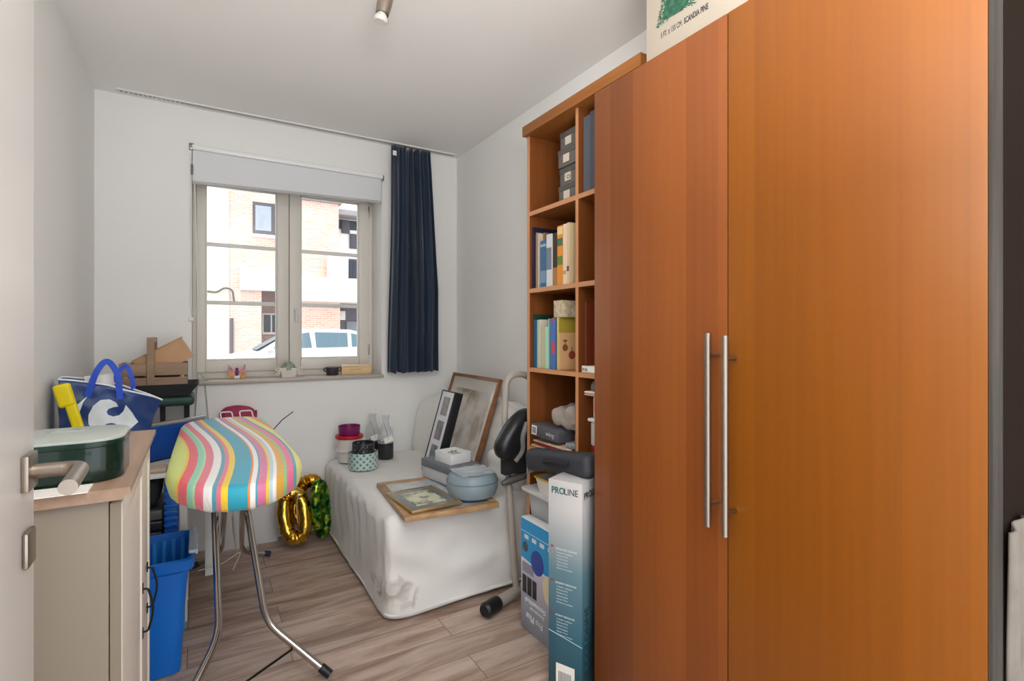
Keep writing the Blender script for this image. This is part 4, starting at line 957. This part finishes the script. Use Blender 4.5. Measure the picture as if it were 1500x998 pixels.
def book(label, x0, dep, y1, thick, z, h, c, cat='book', group='books', lean=0, spine=None, name='book', pc=pagesm):
    """book standing on a shelf, spine towards the room (-X); y1 = far side, grows towards the camera"""
    m = mat('cover_%02x%02x%02x' % c, c, .5)
    X = Matrix.Translation((x0, y1, z)) @ Matrix.Rotation(math.radians(lean), 4, 'X')
    b = MB(); b.X = X; t = min(.003, thick*.15)
    b.box(0, dep, -t, 0, 0, h, .0006, 1); b.box(0, dep, -thick, -thick+t, 0, h, .0006, 1); b.box(0, t, -thick+t, -t, 0, h, 0)
    o = b.build(name, m); tag(o, label, cat, group)
    box('pages', pc, t, dep-.004, -thick+t, -t, .003, h-.003, parent=o, X=X)
    if spine:
        for zz, hh_, cc in spine:
            b = MB(); b.X = X; b.box(-.0006, .0004, -thick+.001, -.001, zz, zz+hh_); b.build('spine_label', mat('cover_%02x%02x%02x' % cc, cc, .5), o)
    return o
# top left compartment: four archive boxes lying in a pile + a tall grey binder
for k in range(4):
    z = 1.7225+k*.072; o = thing('archive_box', 'grey brown archive box, %s in the pile on the top shelf' % ('lowest', 'second from the bottom', 'third from the bottom', 'topmost')[k], 'box', (1.36, 1.67, z), 'archive boxes on the top shelf')
    abm = mat('taupe_box', (104, 98, 92), .6)
    X = Matrix.Translation((1.245+(0, .006, -.002, .008)[k], 1.60, z))
    box('box_body', abm, 0, .26, -.022, .095, 0, .060, .002, parent=o, X=X); box('box_lid', mat('taupe_lid', (88, 84, 80), .6), -.002, .262, -.024, .097, .048, .0705, .002, parent=o, X=X)
    box('box_label', mat('label_cream', (206, 196, 180), .7), -.0028, -.001, .022, .060, .014, .046, parent=o, X=X)
    if k == 1:
        b = MB(); b.text('C3', .02, faceX(1.247, 1.645, z+.02), .0004); b.build('label_lettering', blackm, o)
book('slate blue binder standing right of the archive boxes', 1.235, .29, 1.573, .026, 1.722, .245, (74, 92, 106), 'binder', 'binders on the top shelf', name='ring_binder')
book('grey binder nearest the divider on the top shelf', 1.228, .30, 1.518, .040, 1.722, .285, (88, 94, 104), 'binder', 'binders on the top shelf', name='ring_binder')
book('dark grey binder beside the wardrobe door on the top shelf', 1.224, .30, 1.476, .034, 1.722, .29, (72, 78, 90), 'binder', 'binders on the top shelf', name='ring_binder')
# second compartment
z = 1.394; G = 'books on the second shelf'
L2 = [('tall dark navy book at the far end of the second shelf', 1.222, .20, 1.855, .013, .262, (30, 28, 50), [(.10, .10, (46, 44, 74))]),
      ('tall taupe book beside the dark navy book', 1.230, .19, 1.840, .011, .238, (150, 134, 120), None),
      ('thin cream book between two brownish books on the second shelf', 1.232, .16, 1.827, .010, .232, (214, 196, 170), None),
      ('tall tan book left of the blue paperback', 1.250, .20, 1.815, .013, .235, (140, 112, 86), None),
      ('blue paperback with pale spine letters', 1.226, .14, 1.800, .043, .196, (50, 104, 144), [(.02, .05, (110, 146, 176)), (.17, .01, (150, 180, 200))]),
      ('white paperback with a grey photo on the spine', 1.226, .15, 1.755, .037, .215, (214, 214, 214), [(.07, .09, (118, 128, 140))]),
      ('dark brown book with tan foot of spine', 1.230, .15, 1.716, .040, .215, (58, 38, 28), [(.0, .075, (168, 118, 66))]),
      ('orange illustrated book with green motifs on the spine', 1.222, .16, 1.674, .036, .235, (222, 146, 40), [(.155, .03, (60, 110, 80)), (.08, .035, (96, 130, 60)), (.20, .03, (232, 206, 140))]),
      ('pale pink and cream book beside the orange one', 1.222, .16, 1.636, .022, .236, (230, 206, 188), [(.04, .015, (196, 150, 130))]),
      ('cream book with brown stamps, nearest the divider on the second shelf', 1.222, .15, 1.612, .015, .238, (216, 190, 148), [(.05, .02, (92, 60, 40))])]
for lab, x0, dep, y1, th, hh_, c, sp_ in L2: book(lab, x0, dep, y1, th, z, hh_, c, 'book', G, spine=sp_)
z = 1.059; G = 'books on the third shelf'
L3 = [('large dark green book at the far end of the third shelf', 1.228, .24, 1.856, .010, .226, (18, 62, 44), None),
      ('tall petrol blue book beside the dark green one', 1.222, .20, 1.845, .020, .203, (24, 86, 118), None),
      ('thin pale grey green book beside the petrol blue one', 1.226, .18, 1.824, .012, .202, (170, 190, 182), None),
      ('thin cream book left of the beige book', 1.226, .18, 1.811, .010, .203, (206, 200, 180), None),
      ('dark red book standing behind the beige one', 1.264, .18, 1.800, .034, .203, (124, 20, 26), None),
      ('beige book, low, in front of the dark red one', 1.226, .036, 1.800, .034, .172, (188, 184, 148), None),
      ('mint green book, low, in the middle of the third shelf', 1.226, .17, 1.764, .020, .172, (164, 218, 184), None),
      ('pale blue green book beside the mint green one', 1.226, .18, 1.743, .007, .205, (150, 196, 196), None),
      ('slate blue book left of the blue and red one', 1.226, .18, 1.735, .021, .203, (84, 110, 136), None),
      ('bright blue book with red blocks on the spine', 1.224, .18, 1.713, .019, .208, (70, 110, 190), [(.065, .045, (216, 60, 60)), (.195, .012, (216, 60, 60))]),
      ('thin dark green book left of the apple notebook', 1.230, .18, 1.693, .006, .206, (40, 60, 50), None),
      ('olive yellow book rising behind the apple notebook', 1.229, .16, 1.686, .014, .209, (164, 146, 50), [(.0, .208, (206, 196, 110))])]
for lab, x0, dep, y1, th, hh_, c, sp_ in L3: book(lab, x0, dep, y1, th, z, hh_, c, 'book', G, spine=sp_)
nb = book('kraft notebook with printed apples on its cover', 1.226, .17, 1.671, .009, z, .148, (208, 164, 116), 'notebook', G, name='notebook')
b = MB(); yv = 1.671-.0096
def disc(b, cx, cz, r, sx=1): b.prism([(cx+r*sx*math.cos(k*PI/8), cz+r*math.sin(k*PI/8)) for k in range(16)], yv-.0006, yv, 'Y')
disc(b, 1.252, z+.088, .014, .95); b.box(1.250, 1.254, yv-.0006, yv, z+.10, z+.115); b.box(1.243, 1.261, yv-.0006, yv, z+.112, z+.120)
b.build('printed_fruit', mat('brown_print', (120, 76, 40), .7), nb)
b = MB(); disc(b, 1.286, z+.058, .017, 1); b.box(1.284, 1.288, yv-.0006, yv, z+.07, z+.09); b.build('printed_fruit', mat('russet_print', (140, 58, 36), .7), nb)
tag(box('patterned_box', mat('patterned_cream', (190, 176, 148), .6, vary=.35, vscale=60), 1.231, 1.40, 1.655, 1.712, z+.2095, z+.277, .002), 'small cream patterned box lying on top of the books of the third shelf', 'box')
# right column: brown folder with light edge, small white box
book('dark brown folder with a pale edge in the right column', 1.226, .26, 1.508, .010, 1.059, .262, (112, 48, 26), 'folder', None, name='folder')
tag(box('small_label_box', paper, 1.217, 1.26, 1.44, 1.515, 1.0595, 1.084, .002), 'little white box with black figures in the right column', 'box')
b = MB(); b.text('74 BL', .014, faceX(1.2165, 1.512, 1.066), .0004); b.build('box_lettering', blackm, bpy.data.objects['small_label_box'])
# fourth compartment (.725 .. 1.039)
z = .725
book('dark brown tall folder with a pale edge beside the divider', 1.222, .28, 1.560, .014, z, .255, (110, 40, 30), 'folder', None, name='folder')
for k, (c, h_, w_) in enumerate((((60, 24, 34), .30, .014), ((116, 74, 40), .30, .012), ((24, 24, 26), .30, .02), ((128, 30, 40), .30, .012))):
    book(('dark purple', 'brown', 'black', 'crimson')[k]+' tall folder at the back of the fourth shelf', 1.36, .18, 1.70-k*.028, w_, z, h_, c, 'folder', 'folders at the back of the fourth shelf', name='folder')
for k, (c, x0, x1, y0, y1, zz, lab) in enumerate((((196, 164, 128), 1.212, 1.44, 1.575, 1.85, 0, 'kraft envelope lowest in the paper pile'), ((150, 28, 34), 1.216, 1.43, 1.585, 1.82, .012, 'red folder in the paper pile'), ((206, 176, 150), 1.214, 1.43, 1.59, 1.835, .022, 'salmon paper folder near the top of the paper pile'))):
    tag(MB().soft(x0, x1, y0, y1, z+.001+zz, z+.001+zz+.009, .003, 10, lambda p, n: .0015*nz(p, 12)).build('paper_folder', mat('folder_%d' % k, c, .7)), lab, 'folder', 'paper pile on the fourth shelf')
X = Matrix.Translation((1.215, 1.66, z+.042)) @ Matrix.Rotation(math.radians(8), 4, 'Z') @ Matrix.Rotation(math.radians(5), 4, 'X')
gbk = thing('grey_gadget_box', 'dark grey electronics box with a white barcode label', 'box', (1.27, 1.72, z+.04))
box('box_body', mat('graphite_carton', (84, 84, 90), .5), 0, .09, 0, .165, 0, .048, .002, parent=gbk, X=X)
box('barcode_label', paper, -.0008, .0, .128, .158, .006, .042, parent=gbk, X=X)
b = MB(); b.X = X
for k in range(6): b.box(-.0014, -.0006, .132+k*.004, .134+k*.004, .010, .038)
b.build('barcode', blackm, gbk)
b = MB(); b.X = X; b.text('wing', .026, Matrix.Translation((-.001, .072, .018)) @ TOX, .0003); b.build('box_lettering', mat('silver_print', (190, 190, 196), .4), gbk)
tag(MB().soft(1.235, 1.37, 1.575, 1.74, z+.10, z+.185, .035, 14, lambda p, n: .016*nz(p, 16)+.006*nz(p, 40)).build('plastic_bag', clear('milky_bag', (200, 190, 180), .5, .25)), 'crumpled translucent plastic bag on the dark grey box', 'bag')
tag(MB().soft(1.225, 1.33, 1.565, 1.63, z+.035, z+.055, .006, 8, lambda p, n: .004*nz(p, 25)).build('paper_leaflets', mat('leaflet_print', (150, 156, 160), .4, vary=.5, vscale=25)), 'printed leaflets under the dark grey box', 'leaflet')
# right column, fourth compartment
for k, (z0, zz1, c, lab) in enumerate(((.727, .79, (140, 24, 34), 'red box low in the right column'), (.791, .88, (196, 192, 184), 'pale grey tub in the right column'))):
    tag(MB().soft(1.235, 1.40, 1.30, 1.487, z0, zz1, .008, 6).build('storage_tub', mat('tub_%d' % k, c, .5)), lab, 'container')
tag(MB().box(1.228, 1.41, 1.29, 1.495, .8805, .892, .003).build('tub_lid', whiteplastic), 'white lid closing the pale grey tub in the right column', 'lid')
ob2 = thing('food_container', 'white container with an orange label in the right column', 'container', (1.30, 1.40, .893))
MB().soft(1.24, 1.40, 1.31, 1.480, .893, .975, .008, 6).build('container_body', mat('tub_white', (206, 200, 190), .5), ob2)
box('orange_label', mat('orange_print', (226, 90, 20), .5), 1.2392, 1.2398, 1.33, 1.47, .915, .955, parent=ob2)
for k in range(2): tag(MB().soft(1.218, 1.40, 1.30, 1.502, .9765+k*.008, .983+k*.008, .003, 8, lambda p, n: .001*nz(p, 20)).build('paper_sheaf', mat(('sheaf_pink', 'sheaf_cream')[k], ((196, 150, 146), (222, 214, 200))[k], .8)), ('pinkish papers under the cream papers in the right column', 'cream papers topmost on the white container')[k], 'papers')
tag(MB().soft(1.23, 1.38, 1.33, 1.485, .9925, 1.032, .015, 8, lambda p, n: .006*nz(p, 20)).build('grey_pouch', mat('grey_foil', (104, 104, 108), .4, vary=.4, vscale=30)), 'crumpled grey pouch under the shelf in the right column', 'pouch')

# ------------------------------------------------------------------ wardrobe
wd = thing('wardrobe', 'wide cherry veneer wardrobe with two tall doors', 'wardrobe', (1.34, .75, 0))
WT = 1.995
box('carcass', carcw, 1.142, RX-.004, .333, 1.182, 0, WT-.004, .001, parent=wd)
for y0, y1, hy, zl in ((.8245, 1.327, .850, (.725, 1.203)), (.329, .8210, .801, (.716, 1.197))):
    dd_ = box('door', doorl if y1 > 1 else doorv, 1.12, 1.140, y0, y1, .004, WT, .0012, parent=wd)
    b = MB(); b.tube([(1.08, hy, zl[0]), (1.08, hy, zl[1])], .0086, 18)
    for zz in (zl[0]+.055, zl[1]-.055): b.tube([(1.08, hy, zz), (1.121, hy, zz)], .0055, 10)
    b.build('bar_handle', steel, dd_)
# tree carton on top
tc_ = thing('tree_carton', 'long cream carton with a pine tree picture on the wardrobe', 'box', (1.34, .6, WT))
box('carton', mat('cream_carton', (176, 165, 150), .7, vary=.03), 1.124, 1.52, .02, 1.099, WT+.0005, 2.33, .002, parent=tc_)
b = MB(); b.text('5 FT. ± 155 CM.', .022, faceX(1.1236, 1.043, WT+.044), .0003, fit=.076); b.text('SCANDIA PINE', .022, faceX(1.1236, .961, WT+.044), .0003, bold=True, fit=.078); b.build('carton_lettering', mat('dark_print', (52, 56, 56), .7), tc_)
random.seed(5)
pm = mat('pine_print', (44, 92, 70), .7, vary=.5, vscale=80)
b = MB(); X0 = 1.1236; cy, zb = .99, WT+.088
for k in range(1500):
    t = random.random(); z_ = zb+t*.21; hw = (.062*(1-t)+.004)*random.uniform(-1, 1); a = random.uniform(-1, 1)*.9+(1 if hw > 0 else -1)*.9
    l = .010; p = Vector((0, cy-hw, z_-abs(hw)*.12)); d_ = Vector((0, -math.sin(a)*l, -math.cos(a)*l*.5)); s2 = Vector((0, d_.z, -d_.y)).normalized()*.0020
    pts = [p+s2, p-s2, p+d_]; vs = [b.v((X0-.0004*random.random(), q.y, q.z)) for q in pts]; b._f(vs)
b.prism([(cy-.045, zb+.004), (cy-.02, zb-.004), (cy+.03, zb), (cy+.048, zb+.006), (cy+.02, zb+.11), (cy, zb+.20), (cy-.022, zb+.11)], X0+.0001, X0+.0004, 'X')
b.build('tree_picture', pm, tc_, recalc=False)

# ------------------------------------------------------------------ far right dark things
gw = wood('weathered_dark_wood', (58, 53, 50), (80, 75, 70), .9, (30, 30, 2), spec=.05)
box('side_edge', gw, 1.1205, 1.166, .3225, .3285, 0, WT, .0005, parent=wd)
box('dark_side_panel', mat('dark_brown_laminate', (32, 23, 18), .9, spec=.03), 1.166, RX-.004, .3235, .3325, 0, WT, 0, parent=wd)
b = MB(); b.grid(lambda u, v: (1.168+.16*u+.012*(1-v), .313+.005*math.sin(u*22+v*3), .30+.585*v-.05*abs(u-.4)*v), 30, 20); oo = b.build('hanging_scarf', mat('pale_grey_wool', (116, 108, 100), .9, vary=.2, vscale=12)); md = oo.modifiers.new('s', 'SOLIDIFY'); md.thickness = .004
tag(oo, 'pale grey scarf hanging against the dark side of the wardrobe', 'scarf')

# ------------------------------------------------------------------ things in front of the bookcase
# exercise bike / folding stool
ebm = mat('grey_beige_tube', (168, 160, 150), .4)
eb = thing('exercise_bike', 'folded grey exercise bike with black seat beside the bed', 'exercise bike', (1.2, 1.97, 0))
b = MB(); b.tube(rounded([(1.232, 2.0, .035), (1.195, 2.0, .50), (1.168, 2.0, .80), (1.180, 2.0, 1.02), (1.30, 1.99, 1.02), (1.34, 1.99, .86)], .085, 8), .0145, 16); b.build('frame_tube', ebm, eb)
b = MB(); b.tube([(1.272, 1.975, .03), (1.285, 1.99, .32), (1.30, 1.99, .60)], .016, 16); b.build('frame_tube', ebm, eb)
b = MB(); b.tube([(1.095, 1.948, .040), (1.36, 2.045, .040)], .024, 18); b.build('floor_bar', ebm, eb)
b = MB(); b.tube([(1.025, 1.922, .040), (1.035, 1.926, .040), (1.10, 1.950, .040), (1.108, 1.953, .040)], .03, 18, rr=[.024, .032, .032, .030]); b.build('rubber_foot', black, eb)
def seat(u, v_):
    a = u*2*PI
    prof = [(0, 0), (.35, .03), (.75, .2), (1, .55), (.96, .85), (.7, 1), (0, 1.02)]
    t = v_*(len(prof)-1); i = min(int(t), len(prof)-2); f = t-i; r = prof[i][0]*(1-f)+prof[i+1][0]*f; h_ = prof[i][1]*(1-f)+prof[i+1][1]*f
    return r, h_
b = MB(); b.X = Matrix.Translation((1.141, 1.93, .690)) @ Matrix.Rotation(math.radians(8), 4, 'Z')
# a tear-shaped shell: outline in the x-z plane (seen from the room), thick in y
ol = [(-.062, .02), (-.050, -.015), (-.015, -.032), (.04, -.034), (.10, -.03), (.15, .0), (.16, .15), (.13, .185), (.08, .178), (.02, .14), (-.025, .09), (-.055, .05)]
ol = [(p.x, p.z) for p in rounded([(x, 0, z) for x, z in ol], .02, 3, closed=True)]
cx0, cz0 = .05, .07
lay = [(-.045, .55), (-.038, .80), (-.02, .97), (0, 1), (.02, .97), (.035, .80), (.04, .5)]
rg = [[b.v((cx0+(x-cx0)*s_, y, cz0+(z-cz0)*s_)) for x, z in ol] for y, s_ in lay]
b._f(rg[0]); b._f(rg[-1][::-1])
for A, B in zip(rg, rg[1:]):
    for k in range(len(A)): b._f([A[k], A[(k+1) % len(A)], B[(k+1) % len(A)], B[k]])
b.build('seat', mat('black_vinyl', (22, 24, 28), .32), eb, angle=60)
b = MB(); b.box(1.138, 1.26, 1.945, 1.985, .585, .70, .006); b.build('seat_bracket', blackm, eb)
b = MB(); b.tube(rounded([(1.165, 1.90, .655), (1.20, 1.888, .70), (1.188, 1.882, .76), (1.215, 1.885, .82)], .03), .011, 10); b.build('grey_strap', mat('mid_grey_plastic', (110, 108, 108), .5), eb)
b = MB(); b.tube([(1.14, 1.97, .545), (1.175, 1.965, .555), (1.30, 1.97, .575)], .014, 12, rr=[.010, .018, .018]); b.build('pivot_knob', mat('dark_knob', (86, 80, 82), .4), eb)

# blue and grey ball carton
bx2 = thing('ball_carton', 'blue and grey gym ball carton standing upside down', 'box', (1.16, 1.71, 0))
box('carton', mat('white_carton', (226, 228, 230), .5), 1.140, 1.182, 1.603, 1.813, 0.002, .452, .0015, parent=bx2)
grd = mat('grey_fade_print', (170, 166, 184), .4); nt, b_ = nodes(grd); tc = nt.nodes.new('ShaderNodeTexCoord'); sp = nt.nodes.new('ShaderNodeSeparateXYZ'); nt.links.new(tc.outputs['Object'], sp.inputs[0]); r_ = ramp(nt, [(.0, (120, 128, 140)), (.62, (196, 192, 206))]); nt.links.new(M_(nt, 'MULTIPLY', sp.outputs['Z'], 2.2), r_.inputs[0]); nt.links.new(r_.outputs[0], b_.inputs['Base Color'])
b = MB(); b.box(1.1392, 1.1400, 1.6035, 1.8125, .003, .27); b.build('grey_print', grd, bx2)
b = MB(); b.prism([(1.6035, .448), (1.8125, .448), (1.8125, .29), (1.6035, .27)], 1.1388, 1.1398, 'X'); b.build('blue_print', mat('cyan_print', (12, 146, 206), .4), bx2)
b = MB(); b.box(1.1383, 1.1388, 1.6035, 1.8125, .398, .400)
for k in range(4): b.box(1.1383, 1.1388, 1.785-k*.055-.03, 1.785-k*.055, .372, .388)
b.build('print_icons', mat('white_print', (214, 222, 228), .4), bx2)
def ydisc(b, cy, cz, ry, rz, x): b.prism([(cy+ry*math.cos(k*PI/14), cz+rz*math.sin(k*PI/14)) for k in range(28) if 1], x-.0005, x, 'X')
b = MB(); ydisc(b, 1.779, .338, .020, .021, 1.1386); b.build('ball_picture', mat('slate_print', (48, 62, 84), .4), bx2)
b = MB(); ydisc(b, 1.693, .300, .045, .048, 1.1386); b.build('ball_picture', mat('royal_print', (18, 58, 150), .4), bx2)
b = MB(); b.prism([(1.6035, .28), (1.63, .275), (1.652, .25), (1.655, .22), (1.64, .18), (1.6035, .155)], 1.1380, 1.1386, 'X'); b.build('ball_picture', mat('sand_print', (220, 208, 170), .4), bx2)
b = MB()
for k in range(3): b.box(1.1384, 1.1391, 1.800-k*.036-.030, 1.800-k*.036, .15, .222)
b.build('photo_strip', mat('dark_photo_print', (40, 42, 48), .4, vary=.8, vscale=60), bx2)
b = MB(); b.box(1.1384, 1.1391, 1.72, 1.80, .235, .275); b.build('text_panel', mat('violet_grey_print', (140, 138, 158), .5), bx2)
def flip(x, y, z): return Matrix.Translation((x, y, z)) @ Matrix(((0, 0, -1, 0), (1, 0, 0, 0), (0, -1, 0, 0), (0, 0, 0, 1)))
b = MB(); b.text('Gymnastikball', .026, flip(1.1388, 1.635, .135), .0004, bold=True); b.text('Gymnastic ball', .017, flip(1.1388, 1.645, .108), .0004)
b.text('Pro', .034, flip(1.1388, 1.655, .075), .0004); b.text('Plus', .036, flip(1.1388, 1.715, .075), .0004, bold=True); b.build('carton_lettering', mat('white_print', (214, 222, 228), .4), bx2)

# tall fan carton
pk = thing('fan_carton', 'tall grey to teal tower fan carton beside the wardrobe', 'box', (1.1, 1.42, 0))
fc = mat('teal_fade_print', (120, 150, 160), .35); nt, b_ = nodes(fc); tc = nt.nodes.new('ShaderNodeTexCoord'); sp = nt.nodes.new('ShaderNodeSeparateXYZ'); nt.links.new(tc.outputs['Object'], sp.inputs[0])
r_ = ramp(nt, [(.0, (34, 74, 88)), (.85, (192, 190, 190)), (.25, (48, 100, 118)), (.55, (96, 128, 140)), (.72, (160, 166, 170))]); nt.links.new(M_(nt, 'MULTIPLY', sp.outputs['Z'], 1/.72), r_.inputs[0]); nt.links.new(r_.outputs[0], b_.inputs['Base Color'])
XF = frameM((1.030, 1.462, 0), (.052, -.112, 0), (.112, .052, 0))     # local x along the front face towards the camera, y into the depth
PH = .705; PW = .128
box('carton', fc, 0, PW, 0, .105, .001, PH, .0015, parent=pk, X=XF)
bf_ = lambda x, z: XF @ Matrix.Translation((x, -.0006, z)) @ Matrix.Rotation(PI/2, 4, 'X')
b = MB(); b.text('PRO', .031, bf_(.012, PH-.045), .0004, bold=True, squash=.85); b.build('brand_lettering', mat('teal_print', (20, 104, 100), .4), pk)
b = MB(); b.text('LINE', .031, bf_(.060, PH-.045), .0004, squash=.85); b.build('brand_lettering', mat('dark_print', (52, 56, 56), .7), pk)
XS = XF @ Matrix.Translation((PW+.0006, 0, 0)) @ Matrix.Rotation(PI/2, 4, 'Z')
b = MB(); b.text('PROLINE', .031, XS @ Matrix.Translation((.012, 0, PH-.055)) @ Matrix.Rotation(PI/2, 4, 'X'), .0004, bold=True)
b.text('AIR COLONNE', .04, XS @ Matrix.Translation((.045, 0, .02)) @ Matrix.Rotation(PI/2, 4, 'X') @ Matrix.Rotation(PI/2, 4, 'Z'), .0004); b.build('brand_lettering', mat('dark_print', (52, 56, 56), .7), pk)
b = MB(); random.seed(4)
for zt, head in ((.47, 'VENTILATEUR COLONNE'), (.355, 'SLOUPOVY VENTILATOR'), (.245, 'STLPOVY VENTILATOR')):
    b.text(head, .0078, bf_(.028, zt), .0003, bold=True, squash=.9)
    for k in range(6): b.text(('3 vitesses / oscillation', 'Puissance 45 W', 'Minuterie 7,5 h', 'Telecommande', 'Hauteur 73 cm', 'Silencieux et compact')[k], .0068, bf_(.032, zt-.012-k*.0105), .0002)
b.box(0, 0, 0, 0, 0, 0) if False else None
b.build('small_print', mat('white_ink', (206, 218, 222), .5), pk)
b = MB(); b.X = XF; b.prism([(.0, .19), (PW, .165), (PW, .163), (.0, .188)], -.0009, -.0003, 'Y'); b.build('swoosh_line', mat('white_ink', (206, 218, 222), .5), pk)
b = MB(); b.X = XF; b.box(.03, .10, -.0012, -.0003, .0, .085); b.build('barcode_label', paper, pk)
b = MB(); b.X = XF
for k in range(10): b.box(.04+k*.005, .042+k*.005, -.0018, -.001, .02, .06)
b.build('barcode', blackm, pk)
b = MB(); b.X = XF
b = None
for zt in (.475, .36, .25): box('flag_icon', mat('flag_red', (170, 40, 60), .5), .010, .020, -.0012, -.0003, zt, zt+.006, parent=pk, X=XF)

# translucent bin on lowest open shelf with lid
tbn = thing('translucent_bin', 'translucent storage bin with a white lid behind the blue carton', 'storage bin', (1.28, 1.72, .396))
clr = clear('frosted_plastic', (200, 204, 206), .35, .3)
b = MB(); RR = [[b.v((x, y, z)) for x, y in rrect(x0, x1, y0, y1, .02, 4)] for (x0, x1, y0, y1, z) in ((1.20, 1.46, 1.58, 1.83, .397), (1.182, 1.47, 1.57, 1.84, .548), (1.185, 1.467, 1.573, 1.837, .548), (1.203, 1.457, 1.583, 1.827, .400))]
b._f(RR[0][::-1]); b._f(RR[-1])
for A, B in zip(RR, RR[1:]):
    for k in range(len(A)): b._f([A[k], A[(k+1) % len(A)], B[(k+1) % len(A)], B[k]])
b.build('bin_body', clr, tbn)
b = MB(); b.prism(rrect(1.160, 1.48, 1.562, 1.852, .015, 4), .548, .562, 'Z', .003); b.build('bin_lid', mat('greyish_lid', (196, 196, 198), .4), tbn)
tag(MB().soft(1.215, 1.45, 1.60, 1.81, .402, .52, .04, 12, lambda p, n: .014*nz(p, 14)).build('crumpled_bags', mat('pale_bags', (176, 176, 174), .5, vary=.3, vscale=20)), 'crumpled pale plastic bags inside the translucent bin', 'bags')
# yellow rimmed tray
yt = thing('yellow_rimmed_tray', 'white tray with a yellow rim on the translucent bin', 'tray', (1.25, 1.72, .563))
b = MB(); RR = [[b.v((x, y, z)) for x, y in rrect(x0, x1, y0, y1, .02, 4)] for (x0, x1, y0, y1, z) in ((1.182, 1.36, 1.58, 1.755, .5625), (1.172, 1.37, 1.57, 1.770, .622), (1.176, 1.366, 1.574, 1.766, .622), (1.186, 1.356, 1.584, 1.751, .566))]
b._f(RR[0][::-1]); b._f(RR[-1])
for A, B in zip(RR, RR[1:]):
    for k in range(len(A)): b._f([A[k], A[(k+1) % len(A)], B[(k+1) % len(A)], B[k]])
b.build('tray_body', mat('cream_plastic', (222, 220, 212), .4), yt)
b = MB(); b.tube([(x, y, .622) for x, y in rrect(1.170, 1.372, 1.568, 1.772, .022, 4)], .004, 8, closed=True); b.build('yellow_rim', mat('yellow_rim', (222, 170, 20), .4), yt)
# black soft case
bc = thing('black_case', 'soft black case lying across the fan carton', 'case', (1.17, 1.56, .63))
X = Matrix.Translation((1.155, 1.56, .682)) @ Matrix.Rotation(math.radians(-8), 4, 'X')
b = MB(); b.X = X; b.soft(-.035, .048, -.20, .20, .0, .085, .028, 18, lambda p, n: .006*nz(p, 10)); o = b.build('case_body', mat('charcoal_nylon', (52, 54, 60), .65, bump=.1, bscale=300), bc, angle=180)
b = MB(); b.X = X; b.tube(rounded([(-.037, -.10, .045), (-.046, -.08, .05), (-.046, .03, .05), (-.037, .05, .045)], .01), .009, 8); b.build('carry_handle', blackm, bc)
b = MB(); b.X = X @ Matrix.Translation((-.01, .175, -.005)); random.seed(9)
for k in range(7): b.tube([(random.uniform(-.02, .02), random.uniform(-.01, .03), random.uniform(0, .03)), (random.uniform(-.03, .02), random.uniform(.01, .04), random.uniform(-.01, .045)), (random.uniform(-.02, .02), random.uniform(-.01, .03), random.uniform(0, .05))], .004, 6)
b.build('buckle_straps', mat('grey_buckle', (110, 116, 120), .5), bc)
